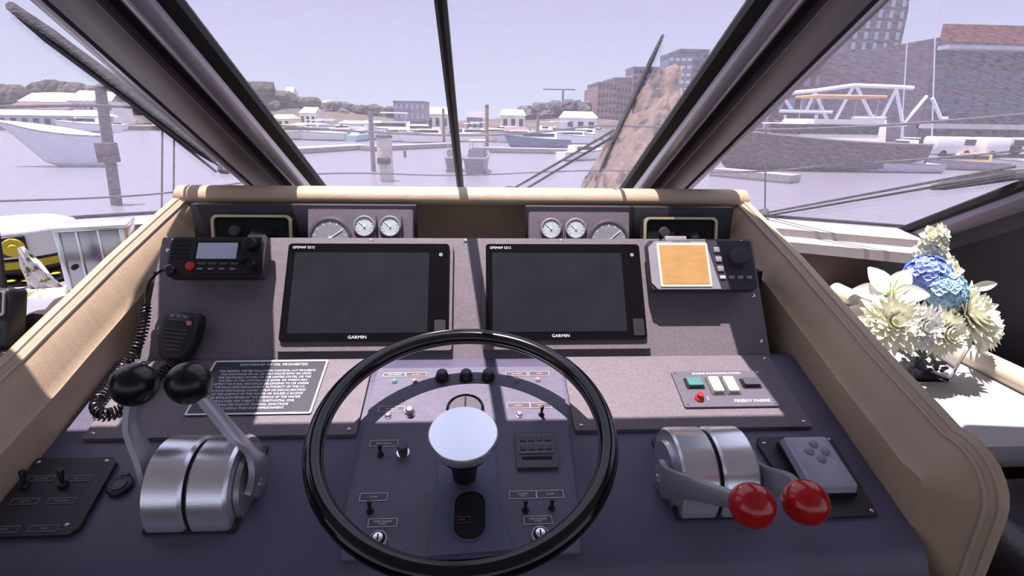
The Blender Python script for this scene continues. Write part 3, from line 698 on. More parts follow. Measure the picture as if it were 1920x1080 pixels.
def lily(px, py, Y, d, L, lab):
    p = on_y(px, py, Y); t = thing('lily', lab, 'flower', head_frame(p, d)); bpy.context.view_layer.update()
    for k in range(6):
        g = G(); petal(g, Matrix.Rotation(R(60*k+(0 if k % 2 else 6)), 4, 'Z') @ T3((.002, 0, -.004*(k % 2))), L, L*.62, .55, .5)
        g.build('petal', m_lily, t, smooth=80)
    G().lathe([(.004, -.02), (.010, .0), (.006, .012), (0, .02)], seg=12).build('heart', m_ylw, t)
    g = G()
    for k in range(6):
        a = R(60*k+30); g.tube([(0, 0, .005), (.008*math.cos(a), .008*math.sin(a), .03), (.013*math.cos(a), .013*math.sin(a), .042)], .0009, 5)
        g.sphere((.013*math.cos(a), .013*math.sin(a), .043), .0024, 6, (1, 1, .6))
    g.build('stamens', m_ylw, t); stem(t, p)
def mum(px, py, Y, d, Rr, lab, mat, name='dahlia', nl=7, cat='flower'):
    p = on_y(px, py, Y); t = thing(name, lab, cat, head_frame(p, d)); bpy.context.view_layer.update()
    g = G()
    for l in range(nl):
        f = l/(nl-1); n_ = int(18-10*f)
        for k in range(n_):
            a = 2*math.pi*(k+.5*(l % 2))/n_ + rnd.uniform(-.08, .08)
            T = Matrix.Rotation(a, 4, 'Z') @ T3((.002, 0, .012*f)) @ Matrix.Rotation(-R(8+68*f), 4, 'Y')
            petal(g, T, Rr*(1-.55*f)*rnd.uniform(.9, 1.08), Rr*.27, .12, .22, 5, 3, 1.2)
    g.build('petals', mat, t, smooth=80)
    G().sphere((0, 0, .012), .008, 12, (1, 1, .8)).build('heart', m_ylw, t); stem(t, p)
def hydrangea(px, py, Y, d, Rr, mat, lab, n_=44):
    p = on_y(px, py, Y); t = thing('hydrangea', lab, 'flower', head_frame(p, d)); bpy.context.view_layer.update()
    g = G()
    for i in range(n_):
        z = 1-1.25*(i+.5)/n_; r_ = math.sqrt(max(0, 1-z*z)); a = i*2.39996
        n0 = Vector((r_*math.cos(a), r_*math.sin(a), z)); T = head_frame(n0*Rr*rnd.uniform(.88, 1.05), n0) @ Matrix.Rotation(rnd.uniform(0, 3), 4, 'Z')
        for k in range(4): petal(g, T @ Matrix.Rotation(R(90*k), 4, 'Z'), .0145, .0155, .2, .25, 4, 3, 1)
    g.build('florets', mat, t, smooth=80)
    G().sphere((0, 0, 0), Rr*.8, 12).build('core', m_leaf, t); stem(t, p)
def stock(pts, Y, lab):
    p = on_y(*pts[0], Y); t = thing('stock_spike', lab, 'flower', T3(p)); bpy.context.view_layer.update()
    q = [on_y(x, y, Y)-p for x, y in pts]
    G().tube(spline(q, 4), .002, 6).build('stem', m_stem, t)
    for k, c in enumerate(spline(q, 2)):
        g = G(); a = k*2.3
        c = c + Vector((math.cos(a)*.010, -.004+math.sin(a)*.008, 0))
        for l in range(3):
            for j in range(6):
                T = T3(c) @ Vector((math.cos(a)*.5, -.7, .5)).to_track_quat('Z', 'Y').to_matrix().to_4x4() @ Matrix.Rotation(2*math.pi*j/6+l, 4, 'Z') @ Matrix.Rotation(-R(15+25*l), 4, 'Y')
                petal(g, T, .024*(1-.22*l), .017, .15, .2, 4, 3, 1.2)
        g.build('blossom', m_cpet, t, smooth=80)
YV = VP.y
lily(1668, 552, YV-.03, (-.35, -.75, .62), .062, 'large open white lily on the left of the bouquet')
lily(1640, 592, YV-.035, (-.7, -.6, .25), .05, 'half hidden small white lily under the large lily')
hydrangea(1738, 518, YV+.0, (.05, -.5, .8), .040, m_b1, 'deep blue hydrangea head at the back of the bouquet')
hydrangea(1768, 548, YV-.03, (.2, -.7, .7), .038, m_b2, 'pale sky blue hydrangea head in the middle of the bouquet')
mum(1806, 590, YV-.04, (.35, -.75, .55), .074, 'largest pale yellow dahlia on the right of the bouquet', m_cpet)
mum(1836, 618, YV-.0, (.75, -.5, .1), .055, 'drooping cream dahlia at the far right of the bouquet', m_cpet)
mum(1672, 606, YV-.06, (-.3, -.8, .45), .062, 'cream rose like bloom at the lower left of the bouquet', m_cpet, 'rose')
mum(1720, 612, YV-.07, (-.05, -.9, .3), .050, 'small white bloom at the lower front of the bouquet', m_lily, 'carnation')
mum(1762, 622, YV-.07, (.1, -.9, .2), .050, 'small cream bloom over the front rim of the vase', m_cpet, 'carnation')
mum(1635, 600, YV-.0, (-.8, -.4, .3), .040, 'leftmost small cream bloom of the bouquet, over the leather edge', m_cpet, 'carnation')
stock([(1752, 505), (1735, 487), (1742, 468), (1752, 450), (1750, 436)], YV+.03, 'tall pale green flower spike rising above the bouquet')
stock([(1785, 530), (1775, 505), (1765, 488), (1722, 492)], YV+.03, 'bent cream flower spike behind the blue hydrangea')
# leaves
for px, py, a, L, lab in ((1700, 572, 200, .05, 'green leaf between the lily and the small white bloom'), (1822, 540, -10, .055, 'pale narrow leaf sticking out right of the blue flowers'), (1745, 572, 30, .045, 'green leaf below the pale blue hydrangea')):
    g = G(); petal(g, Matrix.Rotation(R(a), 4, 'Y') @ Matrix.Rotation(R(70), 4, 'X'), L, L*.35, .2, .3)
    tag(g.build('leaf', m_leaf if px < 1800 else m_cpet, None, smooth=80, at=T3(on_y(px, py, YV-.04))), lab, 'leaf')

# ------------------------------------------------------------------ left table: cap, napkin box, cloth, radio
HP = on_z(30, 520, 1.27)
t = thing('captain_cap', 'white captain cap with black and gold band and gold emblem, left table', 'cap', T3(HP+Vector((0, .03, 0))) @ Matrix.Rotation(R(38), 4, 'Z') @ Matrix.Rotation(R(-3), 4, 'X') @ Matrix.Scale(.93, 4))
m_cap = M('white_cap_cloth', '#e9e9ef', .7, bump=.2, bscale=300); m_gld = M('gold_thread', '#c9b52f', .4, metal=.2, bump=.6, bscale=500)
G().lathe([(.086, .030), (.090, .052), (.100, .076), (.110, .100), (.106, .116), (.078, .126), (0, .130)], seg=48, sy=1.08).build('crown', m_cap, t, smooth=60)
G().lathe([(.085, .0), (.088, .004), (.091, .048), (.088, .052), (0, .052)], seg=48, sy=1.08).build('band', m_blk, t, smooth=60)
G().lathe([(.0885, .026), (.0925, .028), (.0935, .036), (.0925, .043), (.0895, .045)], seg=48, sy=1.08).build('gold_braid', m_gld, t)
g = G(); rows = []
for r_, z, e in ((.086, .014, .0), (.105, .004, .35), (.128, -.008+.004, .55), (.130, -.006, .58)):
    rows.append([Vector((r_*math.cos(R(a)), r_*1.10*math.sin(R(a)), z+.012*abs(math.cos(R(a))))) for a in range(-150, -29, 8)])
g.rings(rows, close=False, caps=False).build('visor', m_gloss, t, smooth=60)
g = G()
for k in range(9):
    a = R(-140+12.5*k); g.sphere((.115*math.cos(a), .125*math.sin(a), .006+.012*abs(math.cos(a))), .008, 8, (1.2, .7, .35))
g.build('visor_embroidery', m_gld, t)
e_ = G().box((0, 0, 0), (.046, .008, .046), .004).build('badge', m_blk, t, at=T3((-.008, -.114, .078)) @ Matrix.Rotation(R(14), 4, 'X'))
G().lathe([(.020, 0), (.019, .004), (.010, .005), (.008, .009), (0, .010)], (0, -.004, 0), Matrix.Rotation(R(90), 4, 'X'), 16).box((0, -.006, 0), (.040, .004, .006)).box((0, -.006, 0), (.006, .004, .040)).build('emblem', m_gld, e_)
NP = on_z(172, 545, 1.27)
t = thing('metal_canister', 'tall polished metal box with fluted front standing beside the white cap', 'canister', T3(NP+Vector((.0, .05, 0))) @ Matrix.Rotation(R(22), 4, 'Z') @ Matrix.Scale(.88, 4))
m_pol = M('polished_metal', '#b9b4b8', .2, metal=.9, bump=.05, bscale=20)
G().box((0, 0, .068), (.126, .10, .132), .004).build('body', m_pol, t)
for u in (-.059, -.025, .013, .055): G().box((u, -.0515, .068), (.010 if abs(u) > .05 else .005, .006, .128), .002).build('rib', m_alu, t)
G().box((0, 0, .137), (.132, .106, .010), .003).build('lid', m_alu, t)
G().lathe([(.006, 0), (.005, .006), (0, .007)], (-.042, -.052, .055), Matrix.Rotation(R(90), 4, 'X'), 12).build('latch', m_blk, t)
PP = on_z(98, 548, 1.27)
t = G(); rows = []
for i in range(9):
    rows.append([Vector((-.03+.06*i/8*(1-j/10), 0.004*math.sin(i*1.9+j), .008+.085*j/8)) for j in range(9)])
t.rings(rows, close=False, caps=False)
t.rings([[Vector((-.034, -.02, 0)), Vector((.034, -.02, 0)), Vector((.034, .02, 0)), Vector((-.034, .02, 0))], [Vector((-.03, -.004, .012)), Vector((.03, -.004, .012)), Vector((.03, .006, .012)), Vector((-.03, .006, .012))]])
mn = M('patterned_napkin', '#e8e3dc', .7, var=.5, scale=55); nd = mn.node_tree.nodes
for q in nd:
    if q.type == 'VALTORGB': q.color_ramp.elements[0].color = lin('#8d8450'); q.color_ramp.elements[1].color = lin('#f2efec'); q.color_ramp.elements[0].position = .40; q.color_ramp.elements[1].position = .47
tag(t.build('folded_napkin', mn, None, at=T3(PP+Vector((.0, -.01, 0))) @ Matrix.Rotation(R(15), 4, 'Z')), 'white and yellow patterned folded napkin between the cap and metal box', 'napkin')
# dark rolled cloth
a, b = on_z(215, 528, 1.288), on_z(72, 612, 1.288)
g = G(); pts = spline([a, a.lerp(b, .35)+Vector((0, .006, .004)), a.lerp(b, .7), b], 8)
g.tube(pts, [.020+.003*math.sin(i*.9) for i in range(len(pts))], 14)
tag(g.build('rolled_cloth', M('dark_cloth', '#38303a', .8, bump=.6, bscale=80), None), 'dark rolled cloth lying along the left padded side', 'cloth')
# handheld radio
RP = on_z(2, 652, 1.27)
t = thing('handheld_radio', 'black handheld radio with long antenna at the far left edge', 'radio', T3(RP) @ Matrix.Rotation(R(-8), 4, 'Z') @ Matrix.Rotation(R(-18), 4, 'X') @ Matrix.Scale(.8, 4))
G().box((0, 0, .055), (.062, .04, .11), .008, 3).build('body', m_blks, t)
G().prism(rrect(.044, .036, .004, 3), 0, .002, T3((0, -.020, .083)) @ Matrix.Rotation(R(90), 4, 'X')).build('display', m_scr, t)
g = G(); o_, i_ = rrect(.054, .046, .006, 3), rrect(.046, .038, .004, 3); TT = T3((0, -.020, .083)) @ Matrix.Rotation(R(90), 4, 'X')
g.rings([[TT @ Vector((x, y, z)) for x, y in q] for q, z in ((o_, 0), (o_, .003), (i_, .003), (i_, 0))], caps=False).build('display_frame', m_grey, t)
G().box((0, -.021, .035), (.04, .004, .012), .002).build('key', M('blue_key', '#4a6a8a', .4), t)
G().lathe([(.0075, .10), (.0075, .125), (.0065, .13), (.0045, .22), (.0035, .25), (0, .252)], (.014, 0, 0), Matrix.Rotation(R(-9), 4, 'Y'), 14).build('antenna', m_rub, t)
G().lathe([(.009, .105), (.009, .122), (0, .123)], (-.016, 0, 0), seg=16).build('knob', m_blk, t)

# ================================================================== WIPERS outside the glass
def on_glass(px, py, off=.012): return on_plane(px, py, FB0+RN*off, RN)
def side_plane(sg):
    A_, B_ = (SWR, ER) if sg > 0 else (SWL, EL); nn = (B_-A_).cross(RK).normalized(); nn = nn if nn.z > 0 else -nn
    return A_, nn
def wiper(lab, blade, arms, place, wb=.007):
    t = thing('windscreen_wiper', lab, 'wiper', T3(place(*blade[0]))); bpy.context.view_layer.update()
    L = lambda p: p - t.location
    a, b = place(*blade[0]), place(*blade[1])
    G().tube([L(a.lerp(b, k/8)) for k in range(9)], [wb*(.35+.65*min(1, 3*min(k, 8-k)/4+.3)) for k in range(9)], 6).build('blade', m_rub, t)
    G().tube([L(a.lerp(b, .2))+RN*.008, L(a.lerp(b, .5))+RN*.016, L(a.lerp(b, .8))+RN*.008], wb*.5, 6).build('blade_holder', m_greyd, t)
    for p, q in arms:
        G().tube([L(place(*p)), L(place(*q))], .0032, 6).build('arm', m_rub, t)
    G().lathe([(.014, -.006), (.014, .01), (0, .014)], L(place(*arms[0][0])), RN.to_track_quat('Z', 'Y').to_matrix().to_4x4(), 16).build('pivot', m_greyd, t)
wiper('black wiper standing upright at the right of the centre window', ((1124, 322), (1243, 66)), (((955, 358), (1152, 244)), ((985, 355), (1150, 256))), on_glass, .0045)
def plc(sg, off=.015):
    A_, nn = side_plane(sg); return lambda x, y: on_plane(x, y, A_+nn*off, nn)
wiper('long dark wiper slanting across the left side window', ((18, 10), (402, 302)), (((420, 318), (240, 178)), ((405, 322), (230, 182))), plc(-1), .012)
wiper('low wiper lying across the bottom of the right side window', ((1745, 352), (1985, 318)), (((1432, 400), (1905, 312)), ((1440, 404), (1905, 324))), plc(1), .010)

# ================================================================== FOREDECK AND BOW RAIL
m_gel = M('white_gelcoat', '#cfd0d6', .4, var=.05, scale=3)
dk = []
for k in range(13):
    y = 1.75+4.6*k/12; wx = 1.9*math.sqrt(max(0, 1-((y-1.75)/4.62)**2.2)); dk.append((wx, y))
poly = [(XC+x, y) for x, y in dk]+[(XC-x, y) for x, y in dk[::-1]]
struct(G().prism(poly, .30, .78).build('trim_20', m_gel, smooth=30)).name = 'trim_20'
t = thing('bow_rail', 'stainless bow rail curving across the view beyond the windows', 'railing', T3((0, 5, .8)))
def rail(P, r):
    q = [on_y(x, y, Y)-Vector((0, 5, .8)) for x, y, Y in P]
    G().tube(spline(q, 8), r, 8).build('rail', m_rail, t)
    return q
up_ = rail([(-120, 200, 3.6), (0, 200, 4.0), (260, 202, 4.8), (530, 236, 5.6), (700, 248, 6.0), (862, 254, 6.2), (1000, 249, 6.1), (1135, 236, 5.9), (1400, 243, 5.2), (1600, 238, 4.7), (1780, 226, 4.3), (1990, 208, 3.8)], .011)
lo_ = rail([(-120, 376, 3.6), (0, 377, 4.0), (300, 363, 4.8), (600, 326, 5.6), (860, 329, 6.2), (1100, 320, 5.9), (1400, 322, 5.2), (1560, 310, 4.8), (1760, 296, 4.3), (1990, 276, 3.8)], .008)
for px, p1, p2, Y in ((305, 205, 420, 4.9), (327, 208, 425, 4.95), (1436, 241, 420, 5.1)):
    G().tube([on_y(px, p1, Y)-Vector((0, 5, .8)), on_y(px-2, p2, Y)-Vector((0, 5, .8))], .008, 8).build('stanchion', m_rail, t)

# ================================================================== HARBOUR
ZW = -2.2
mw = bpy.data.materials.new('harbour_water'); mw.use_nodes = True; b = mw.node_tree.nodes['Principled BSDF']
b.inputs['Base Color'].default_value = lin('#6f6c79'); b.inputs['Roughness'].default_value = .3
nzw = mw.node_tree.nodes.new('ShaderNodeTexNoise'); nzw.inputs['Scale'].default_value = .9; nzw.inputs['Detail'].default_value = 5
tw = mw.node_tree.nodes.new('ShaderNodeTexCoord'); bw = mw.node_tree.nodes.new('ShaderNodeBump'); bw.inputs['Strength'].default_value = .5; bw.inputs['Distance'].default_value = .12
mw.node_tree.links.new(tw.outputs['Object'], nzw.inputs[0]); mw.node_tree.links.new(nzw.outputs[0], bw.inputs['Height']); mw.node_tree.links.new(bw.outputs[0], b.inputs['Normal'])
struct(G().face([(-600, -60, ZW), (700, -60, ZW), (700, 1500, ZW), (-600, 1500, ZW)]).build('harbour_water', mw, smooth=0))
m_land = M('shore_ground', '#7a7068', .9, var=.2, scale=.15)
struct(G().prism([(-400, 135), (-90, 128), (0, 150), (60, 160), (75, 118), (90, 60), (60, 34), (200, 30), (500, 30), (500, 600), (-400, 600)], ZW-.5, -1.2).build('far_shore', m_land, smooth=0))
def xz(px, py, Y): p = on_y(px, py, Y); return p.x, p.z
def mat_of(c, v=.12, sc=.6, r=.7): return M('paint_'+c.strip('#'), c, r, var=v, scale=sc)
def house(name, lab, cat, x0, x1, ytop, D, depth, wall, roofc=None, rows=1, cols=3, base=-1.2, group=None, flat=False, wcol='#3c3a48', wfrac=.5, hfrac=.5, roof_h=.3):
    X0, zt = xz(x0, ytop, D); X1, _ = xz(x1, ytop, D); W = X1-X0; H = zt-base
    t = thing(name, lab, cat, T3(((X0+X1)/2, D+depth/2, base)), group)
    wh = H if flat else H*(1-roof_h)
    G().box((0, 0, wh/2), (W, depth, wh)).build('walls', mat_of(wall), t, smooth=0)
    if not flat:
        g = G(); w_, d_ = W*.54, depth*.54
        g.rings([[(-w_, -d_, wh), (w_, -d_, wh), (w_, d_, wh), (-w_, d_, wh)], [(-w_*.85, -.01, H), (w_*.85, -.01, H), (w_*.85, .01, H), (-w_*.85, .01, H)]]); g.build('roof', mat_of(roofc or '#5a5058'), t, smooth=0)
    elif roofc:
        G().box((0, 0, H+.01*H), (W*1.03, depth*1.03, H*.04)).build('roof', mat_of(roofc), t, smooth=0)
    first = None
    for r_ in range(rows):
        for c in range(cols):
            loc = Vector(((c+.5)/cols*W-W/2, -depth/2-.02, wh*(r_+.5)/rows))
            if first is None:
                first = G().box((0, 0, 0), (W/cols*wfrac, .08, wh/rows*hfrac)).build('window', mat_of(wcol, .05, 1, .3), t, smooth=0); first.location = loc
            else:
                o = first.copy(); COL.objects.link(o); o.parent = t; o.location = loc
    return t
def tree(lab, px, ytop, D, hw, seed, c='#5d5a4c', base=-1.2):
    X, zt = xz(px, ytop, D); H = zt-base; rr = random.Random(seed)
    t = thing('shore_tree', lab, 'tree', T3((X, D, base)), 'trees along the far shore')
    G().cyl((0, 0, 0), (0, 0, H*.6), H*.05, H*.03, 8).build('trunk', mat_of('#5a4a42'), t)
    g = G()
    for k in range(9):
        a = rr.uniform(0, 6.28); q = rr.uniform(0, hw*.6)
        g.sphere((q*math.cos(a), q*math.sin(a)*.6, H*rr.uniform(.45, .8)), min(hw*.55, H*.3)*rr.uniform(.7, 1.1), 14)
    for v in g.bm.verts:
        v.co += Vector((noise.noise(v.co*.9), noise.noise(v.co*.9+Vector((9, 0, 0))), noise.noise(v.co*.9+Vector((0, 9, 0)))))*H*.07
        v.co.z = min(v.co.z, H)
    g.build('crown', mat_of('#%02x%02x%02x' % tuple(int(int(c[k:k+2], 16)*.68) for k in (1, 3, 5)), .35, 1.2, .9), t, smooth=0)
def boat(lab, px, py, L, head, hull='#d8d8dc', top='#e8e6e4', mast=0, kind='motor', name='motor_boat', group='boats moored in the harbour', canvas=None, hh=None, dz=0, rake=.08, mast_top=None, cab=True):
    p = on_z(px, py, ZW)
    if name == 'sail_boat' : pass
    t = thing(name, lab, 'boat', T3(p) @ Matrix.Rotation(R(head), 4, 'Z'), group)
    B = L*.30; Hh = hh or L*.13
    rings = []
    for k in range(13):
        f = k/12; x = -L/2+L*f; bw_ = B/2*(1-max(0, (f-.45)/.55)**2.3)*(.88+.12*min(1, f*4)); sh = Hh*(1+.45*f*f)
        bw_ = max(bw_, .02)
        xo = x + (L*.05*(f > .9))
        xb = x - rake*L*max(0, (f-.2)/.8)**2; xm = x - .55*rake*L*max(0, (f-.2)/.8)**2
        rings.append([Vector((xb, -bw_*.35, -.15)), Vector((xm, -bw_*.8, Hh*.15)), Vector((xo, -bw_, sh)), Vector((xo, -bw_*.9, sh+.02)), Vector((xo, bw_*.9, sh+.02)), Vector((xo, bw_, sh)), Vector((xm, bw_*.8, Hh*.15)), Vector((xb, bw_*.35, -.15))])
    h = G().rings(rings).build('hull', mat_of(hull, .05, 1, .35), t, smooth=40)
    G().tube([r_[2] for r_ in rings], .03+L*.003, 6).build('rub_rail', mat_of('#6a6670', .05), h)
    G().tube([r_[5] for r_ in rings], .03+L*.003, 6).build('rub_rail', mat_of('#6a6670', .05), h)
    ch = L*.11
    if not cab:
        G().rings([[r_[3]*1, r_[4]*1, (r_[3]+r_[4])/2+Vector((0, 0, .35*math.sin(math.pi*k/12)+.02))] for k, r_ in enumerate(rings)]).build('boat_cover', mat_of(top, .05), t)
        return t
    c = G().rings([[Vector((x*L, y*B, z)) for x, y in ((-.28, -.36), (.16, -.34), (.26, 0), (.16, .34), (-.28, .36))] for x_, z in ((0, Hh),)] + [[Vector((x*L*.94-L*.01, y*B*.86, Hh+ch)) for x, y in ((-.28, -.36), (.12, -.34), (.20, 0), (.12, .34), (-.28, .36))]]).build('cabin', mat_of(top, .05, 1, .5), t, smooth=0)
    G().rings([[Vector((x*L*.985, y*B*.965, Hh+ch*z)) for x, y in ((-.24, -.36), (.155, -.345), (.25, 0), (.155, .345), (-.24, .36))] for z in (.38, .78)]).build('window_band', mat_of('#2f2d38', .05, 1, .25), c, smooth=0)
    if canvas or kind == 'fly':
        G().box((-.08*L, 0, Hh+ch*1.95), (L*.34, B*.66, L*.012), L*.004).build('canopy', mat_of(canvas or top), t)
        for a in (-1, 1):
            for q in (-.22, .06): G().cyl((q*L, a*B*.28, Hh+ch), (q*L, a*B*.28, Hh+ch*1.95), .03).build('canopy_post', mat_of('#c8c8cc'), t)
    if mast:
        bpy.context.view_layer.update()
        mt2 = t.matrix_world.inverted() @ on_y(mast_top[0], mast_top[1], p.y) if mast_top else Vector((.05*L, 0, Hh+mast))
        G().cyl((.05*L, 0, Hh), mt2, .09, .06, 8).build('mast', m_white, t)
        G().cyl((.05*L, 0, Hh+ch*1.4), (-.38*L, 0, Hh+ch*1.4), .06).build('boom', m_white, t)
    return t
# --- left window
for i, (x, y, hw, c) in enumerate(((20, 158, 4, '#6a6560'), (82, 149, 5, '#55524c'), (100, 156, 4.5, '#5c584f'), (138, 154, 5, '#66625c'), (165, 160, 4, '#6a665e'), (-30, 160, 5, '#66625c'), (200, 160, 5, '#66625c'), (235, 165, 5, '#66625c'))):
    tree(['grey green tree left of the long white house', 'tallest round dark tree above the long white house', 'dark tree just right of the tallest round tree', 'wide tree above the white house by the wiper', 'pale tree beside the wiper on the far left shore',
          'tree at the far left rim of the view', 'tree behind the left wiper', 'tree hidden close to the left pillar'][i], x, y, 138+i*1.3, hw, i, c)
house('shore_house', 'long white house under the tallest tree, left window', 'house', 32, 116, 171, 133, 8, '#dcdadc', '#b9b4b8', 2, 8)
house('shore_house', 'white house with dark windows beside the left wiper', 'house', 122, 170, 168, 132, 8, '#d5d2d6', '#e4e2e4', 2, 4)
house('boat_shed', 'long dark red shed along the water, left window', 'shed', 8, 122, 190, 126, 6, '#6d4f56', '#5c4850', 1, 9)
house('boat_shed', 'low white roofed shed running along the left shore', 'shed', -120, 178, 203, 120, 5, '#a9a4b0', '#dedce2', 1, 14, base=-1.6)
house('shore_house', 'small white house right of the left wiper', 'house', 180, 205, 170, 132, 7, '#d9d7da', '#8b868e', 2, 2)
boat('large pale shrink wrapped boat with pointed bow, left window', 118, 312, 6.6, 187, '#c9ccd8', '#c2c5d2', hh=2.2, rake=.62, cab=False)
boat('white cabin cruiser behind the large pale boat', 165, 248, 12, 175, '#dddde2', '#e2e0e2', kind='fly')
boat('small grey boat with orange cover near the left shore', 120, 238, 8, 10, '#8f8a90', '#c48a6a')
boat('white boat with blue windows right of the dark piling, left window', 214, 246, 8, 80, '#e2e2e6', '#e6e6ea', kind='fly')
boat('small low boat at the far left with tan cover', 50, 248, 7, 185, '#a29ca2', '#b5a08c')
def piling(lab, px, y0, y1, D, r, c='#5a4a4a', box=None, lean=None):
    X, zt = xz(px, y0, D); z0 = ZW-.3
    t = thing('dock_piling', lab, 'piling', T3((X, D, z0)), 'wooden pilings standing in the water')
    tp = Vector((0, 0, zt-z0)) + Vector((lean or 0, 0, 0))
    G().cyl((0, 0, 0), tp, r*1.08, r, 12).build('post', mat_of(c, .2, 2), t)
    G().lathe([(r*1.15, 0), (r*1.1, r*.3), (0, r*.9)], tp, seg=12).build('cap', mat_of('#3f363c'), t)
    if box:
        _, zb = xz(px, box, D)
        q = min(r, .22); G().box((q*1.1 if r < .3 else 0, -r, zb-z0), (q*3.4, q*2.4, q*(4 if r < .3 else 1.8)), q*.2).build('mooring_box', mat_of('#4d4148', .1), t)
piling('tall dark piling with box in front of the pale boat', 172, 165, 350, 24, .2, '#5c4f56', 285, lean=.33)
piling('slim piling in front of the floating dock, centre left', 694, 212, 345, 40, .16, '#7a7078')
piling('cream piling with dark box, centre window', 720, 258, 348, 34, .45, '#c2b4ac', 300)
piling('thin short piling standing alone in open water', 759, 284, 310, 55, .14, '#6a6670')
piling('pole just left of the centre mullion', 831, 205, 250, 80, .18, '#6a6068')
piling('brown pole right of the centre mullion', 913, 198, 245, 78, .25, '#8a6a58')
piling('leaning post by the beach boats', 1009, 213, 240, 80, .2, '#6a6068')
def dock(lab, x0, y0, x1, y1, th=1.6):
    a, b = on_z(x0, y0, ZW), on_z(x1, y1, ZW); d = (b-a); n_ = Vector((-d.y, d.x, 0)).normalized()*th
    t = thing('floating_dock', lab, 'dock', T3(a), 'floating docks')
    g = G().rings([[Vector((0, 0, .1)), d+Vector((0, 0, .1)), d+n_+Vector((0, 0, .1)), n_+Vector((0, 0, .1))], [Vector((0, 0, .55)), d+Vector((0, 0, .55)), d+n_+Vector((0, 0, .55)), n_+Vector((0, 0, .55))]]).build('deck', mat_of('#8f8888', .2, 3), t, smooth=0)
    G().rings([[Vector((0, 0, -.4))-n_*.02, d+Vector((0, 0, -.4))-n_*.02, d+n_*.9+Vector((0, 0, -.4)), n_*.9+Vector((0, 0, -.4))], [Vector((0, 0, .12))-n_*.02, d+Vector((0, 0, .12))-n_*.02, d+n_*.9+Vector((0, 0, .12)), n_*.9+Vector((0, 0, .12))]]).build('float', mat_of('#5d5660'), t, smooth=0)
dock('long grey floating dock at the left of the centre window', 520, 292, 699, 280, 3)
dock('floating dock behind the open water, middle of centre window', 700, 284, 860, 276, 2.2)
dock('floating dock right of the centre mullion', 900, 286, 1100, 290, 2.2)
dock('pale dock close to the right pillar, right window', 1330, 330, 1480, 345, 1.5)
# --- centre window: far shore
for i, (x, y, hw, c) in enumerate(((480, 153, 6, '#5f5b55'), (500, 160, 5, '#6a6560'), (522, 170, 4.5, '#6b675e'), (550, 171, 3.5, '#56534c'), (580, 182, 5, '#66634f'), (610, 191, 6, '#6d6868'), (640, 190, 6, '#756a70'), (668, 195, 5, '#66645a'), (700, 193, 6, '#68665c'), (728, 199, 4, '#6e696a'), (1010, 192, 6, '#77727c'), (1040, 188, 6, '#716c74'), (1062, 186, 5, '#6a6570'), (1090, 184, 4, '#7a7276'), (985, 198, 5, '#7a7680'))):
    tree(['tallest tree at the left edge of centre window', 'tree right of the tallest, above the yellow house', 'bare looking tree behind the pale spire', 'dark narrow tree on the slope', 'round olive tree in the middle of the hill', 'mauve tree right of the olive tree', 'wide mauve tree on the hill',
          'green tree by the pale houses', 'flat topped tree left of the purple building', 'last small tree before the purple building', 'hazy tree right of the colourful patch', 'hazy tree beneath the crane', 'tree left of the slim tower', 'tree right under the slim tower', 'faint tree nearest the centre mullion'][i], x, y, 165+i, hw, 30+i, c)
for x0, x1, y, lab, wl, rf, D in ((505, 542, 214, 'pale yellow house by the left pillar', '#e6ddb0', '#d8cfae', 128), (528, 545, 162, 'small white tower house on the hill top', '#e6e6e0', '#d6d4cc', 185), (560, 590, 200, 'tiny white house among the hill trees', '#e4e2e0', '#b8b0b0', 150),
        (598, 616, 188, 'white gable showing above the trees', '#eceaea', '#dedcdc', 190), (635, 690, 226, 'long white waterfront house', '#dedcdc', '#ececec', 128), (695, 730, 228, 'grey waterfront house beside the long white one', '#bcb6c0', '#8f8894', 126), (545, 600, 230, 'mauve low house near left pillar', '#a79aa8', '#8d8494', 122),
        (799, 840, 200, 'cream house between purple building and mullion', '#e0ddcc', '#c9c7ba', 130), (875, 905, 208, 'purple brown house just right of the mullion', '#8d7d94', '#76708a', 120), (940, 985, 204, 'yellowish white house under the sky', '#dfdcc6', '#c9c8bb', 150), (1060, 1120, 208, 'long white shed under the condos', '#e3e0de', '#d8d6d4', 120)):
    house('shore_house', lab, 'house', x0, x1, y, D, 8, wl, rf, 1, 3, group='houses on the far shore')
t = house('waterfront_hall', 'boxy purple waterfront building with overhanging upper floor', 'building', 737, 797, 190, 112, 9, '#8d7d92', '#5d566a', 2, 6, flat=True, base=.9, wcol='#a99fb4')
zb = -1.2-.9; Xa, _ = xz(742, 230, 112); Xb, _ = xz(792, 230, 112)
G().box((0, 1, (zb)/2), (Xb-Xa, 7, -zb)).build('ground_floor', mat_of('#7d6a80'), t, smooth=0)
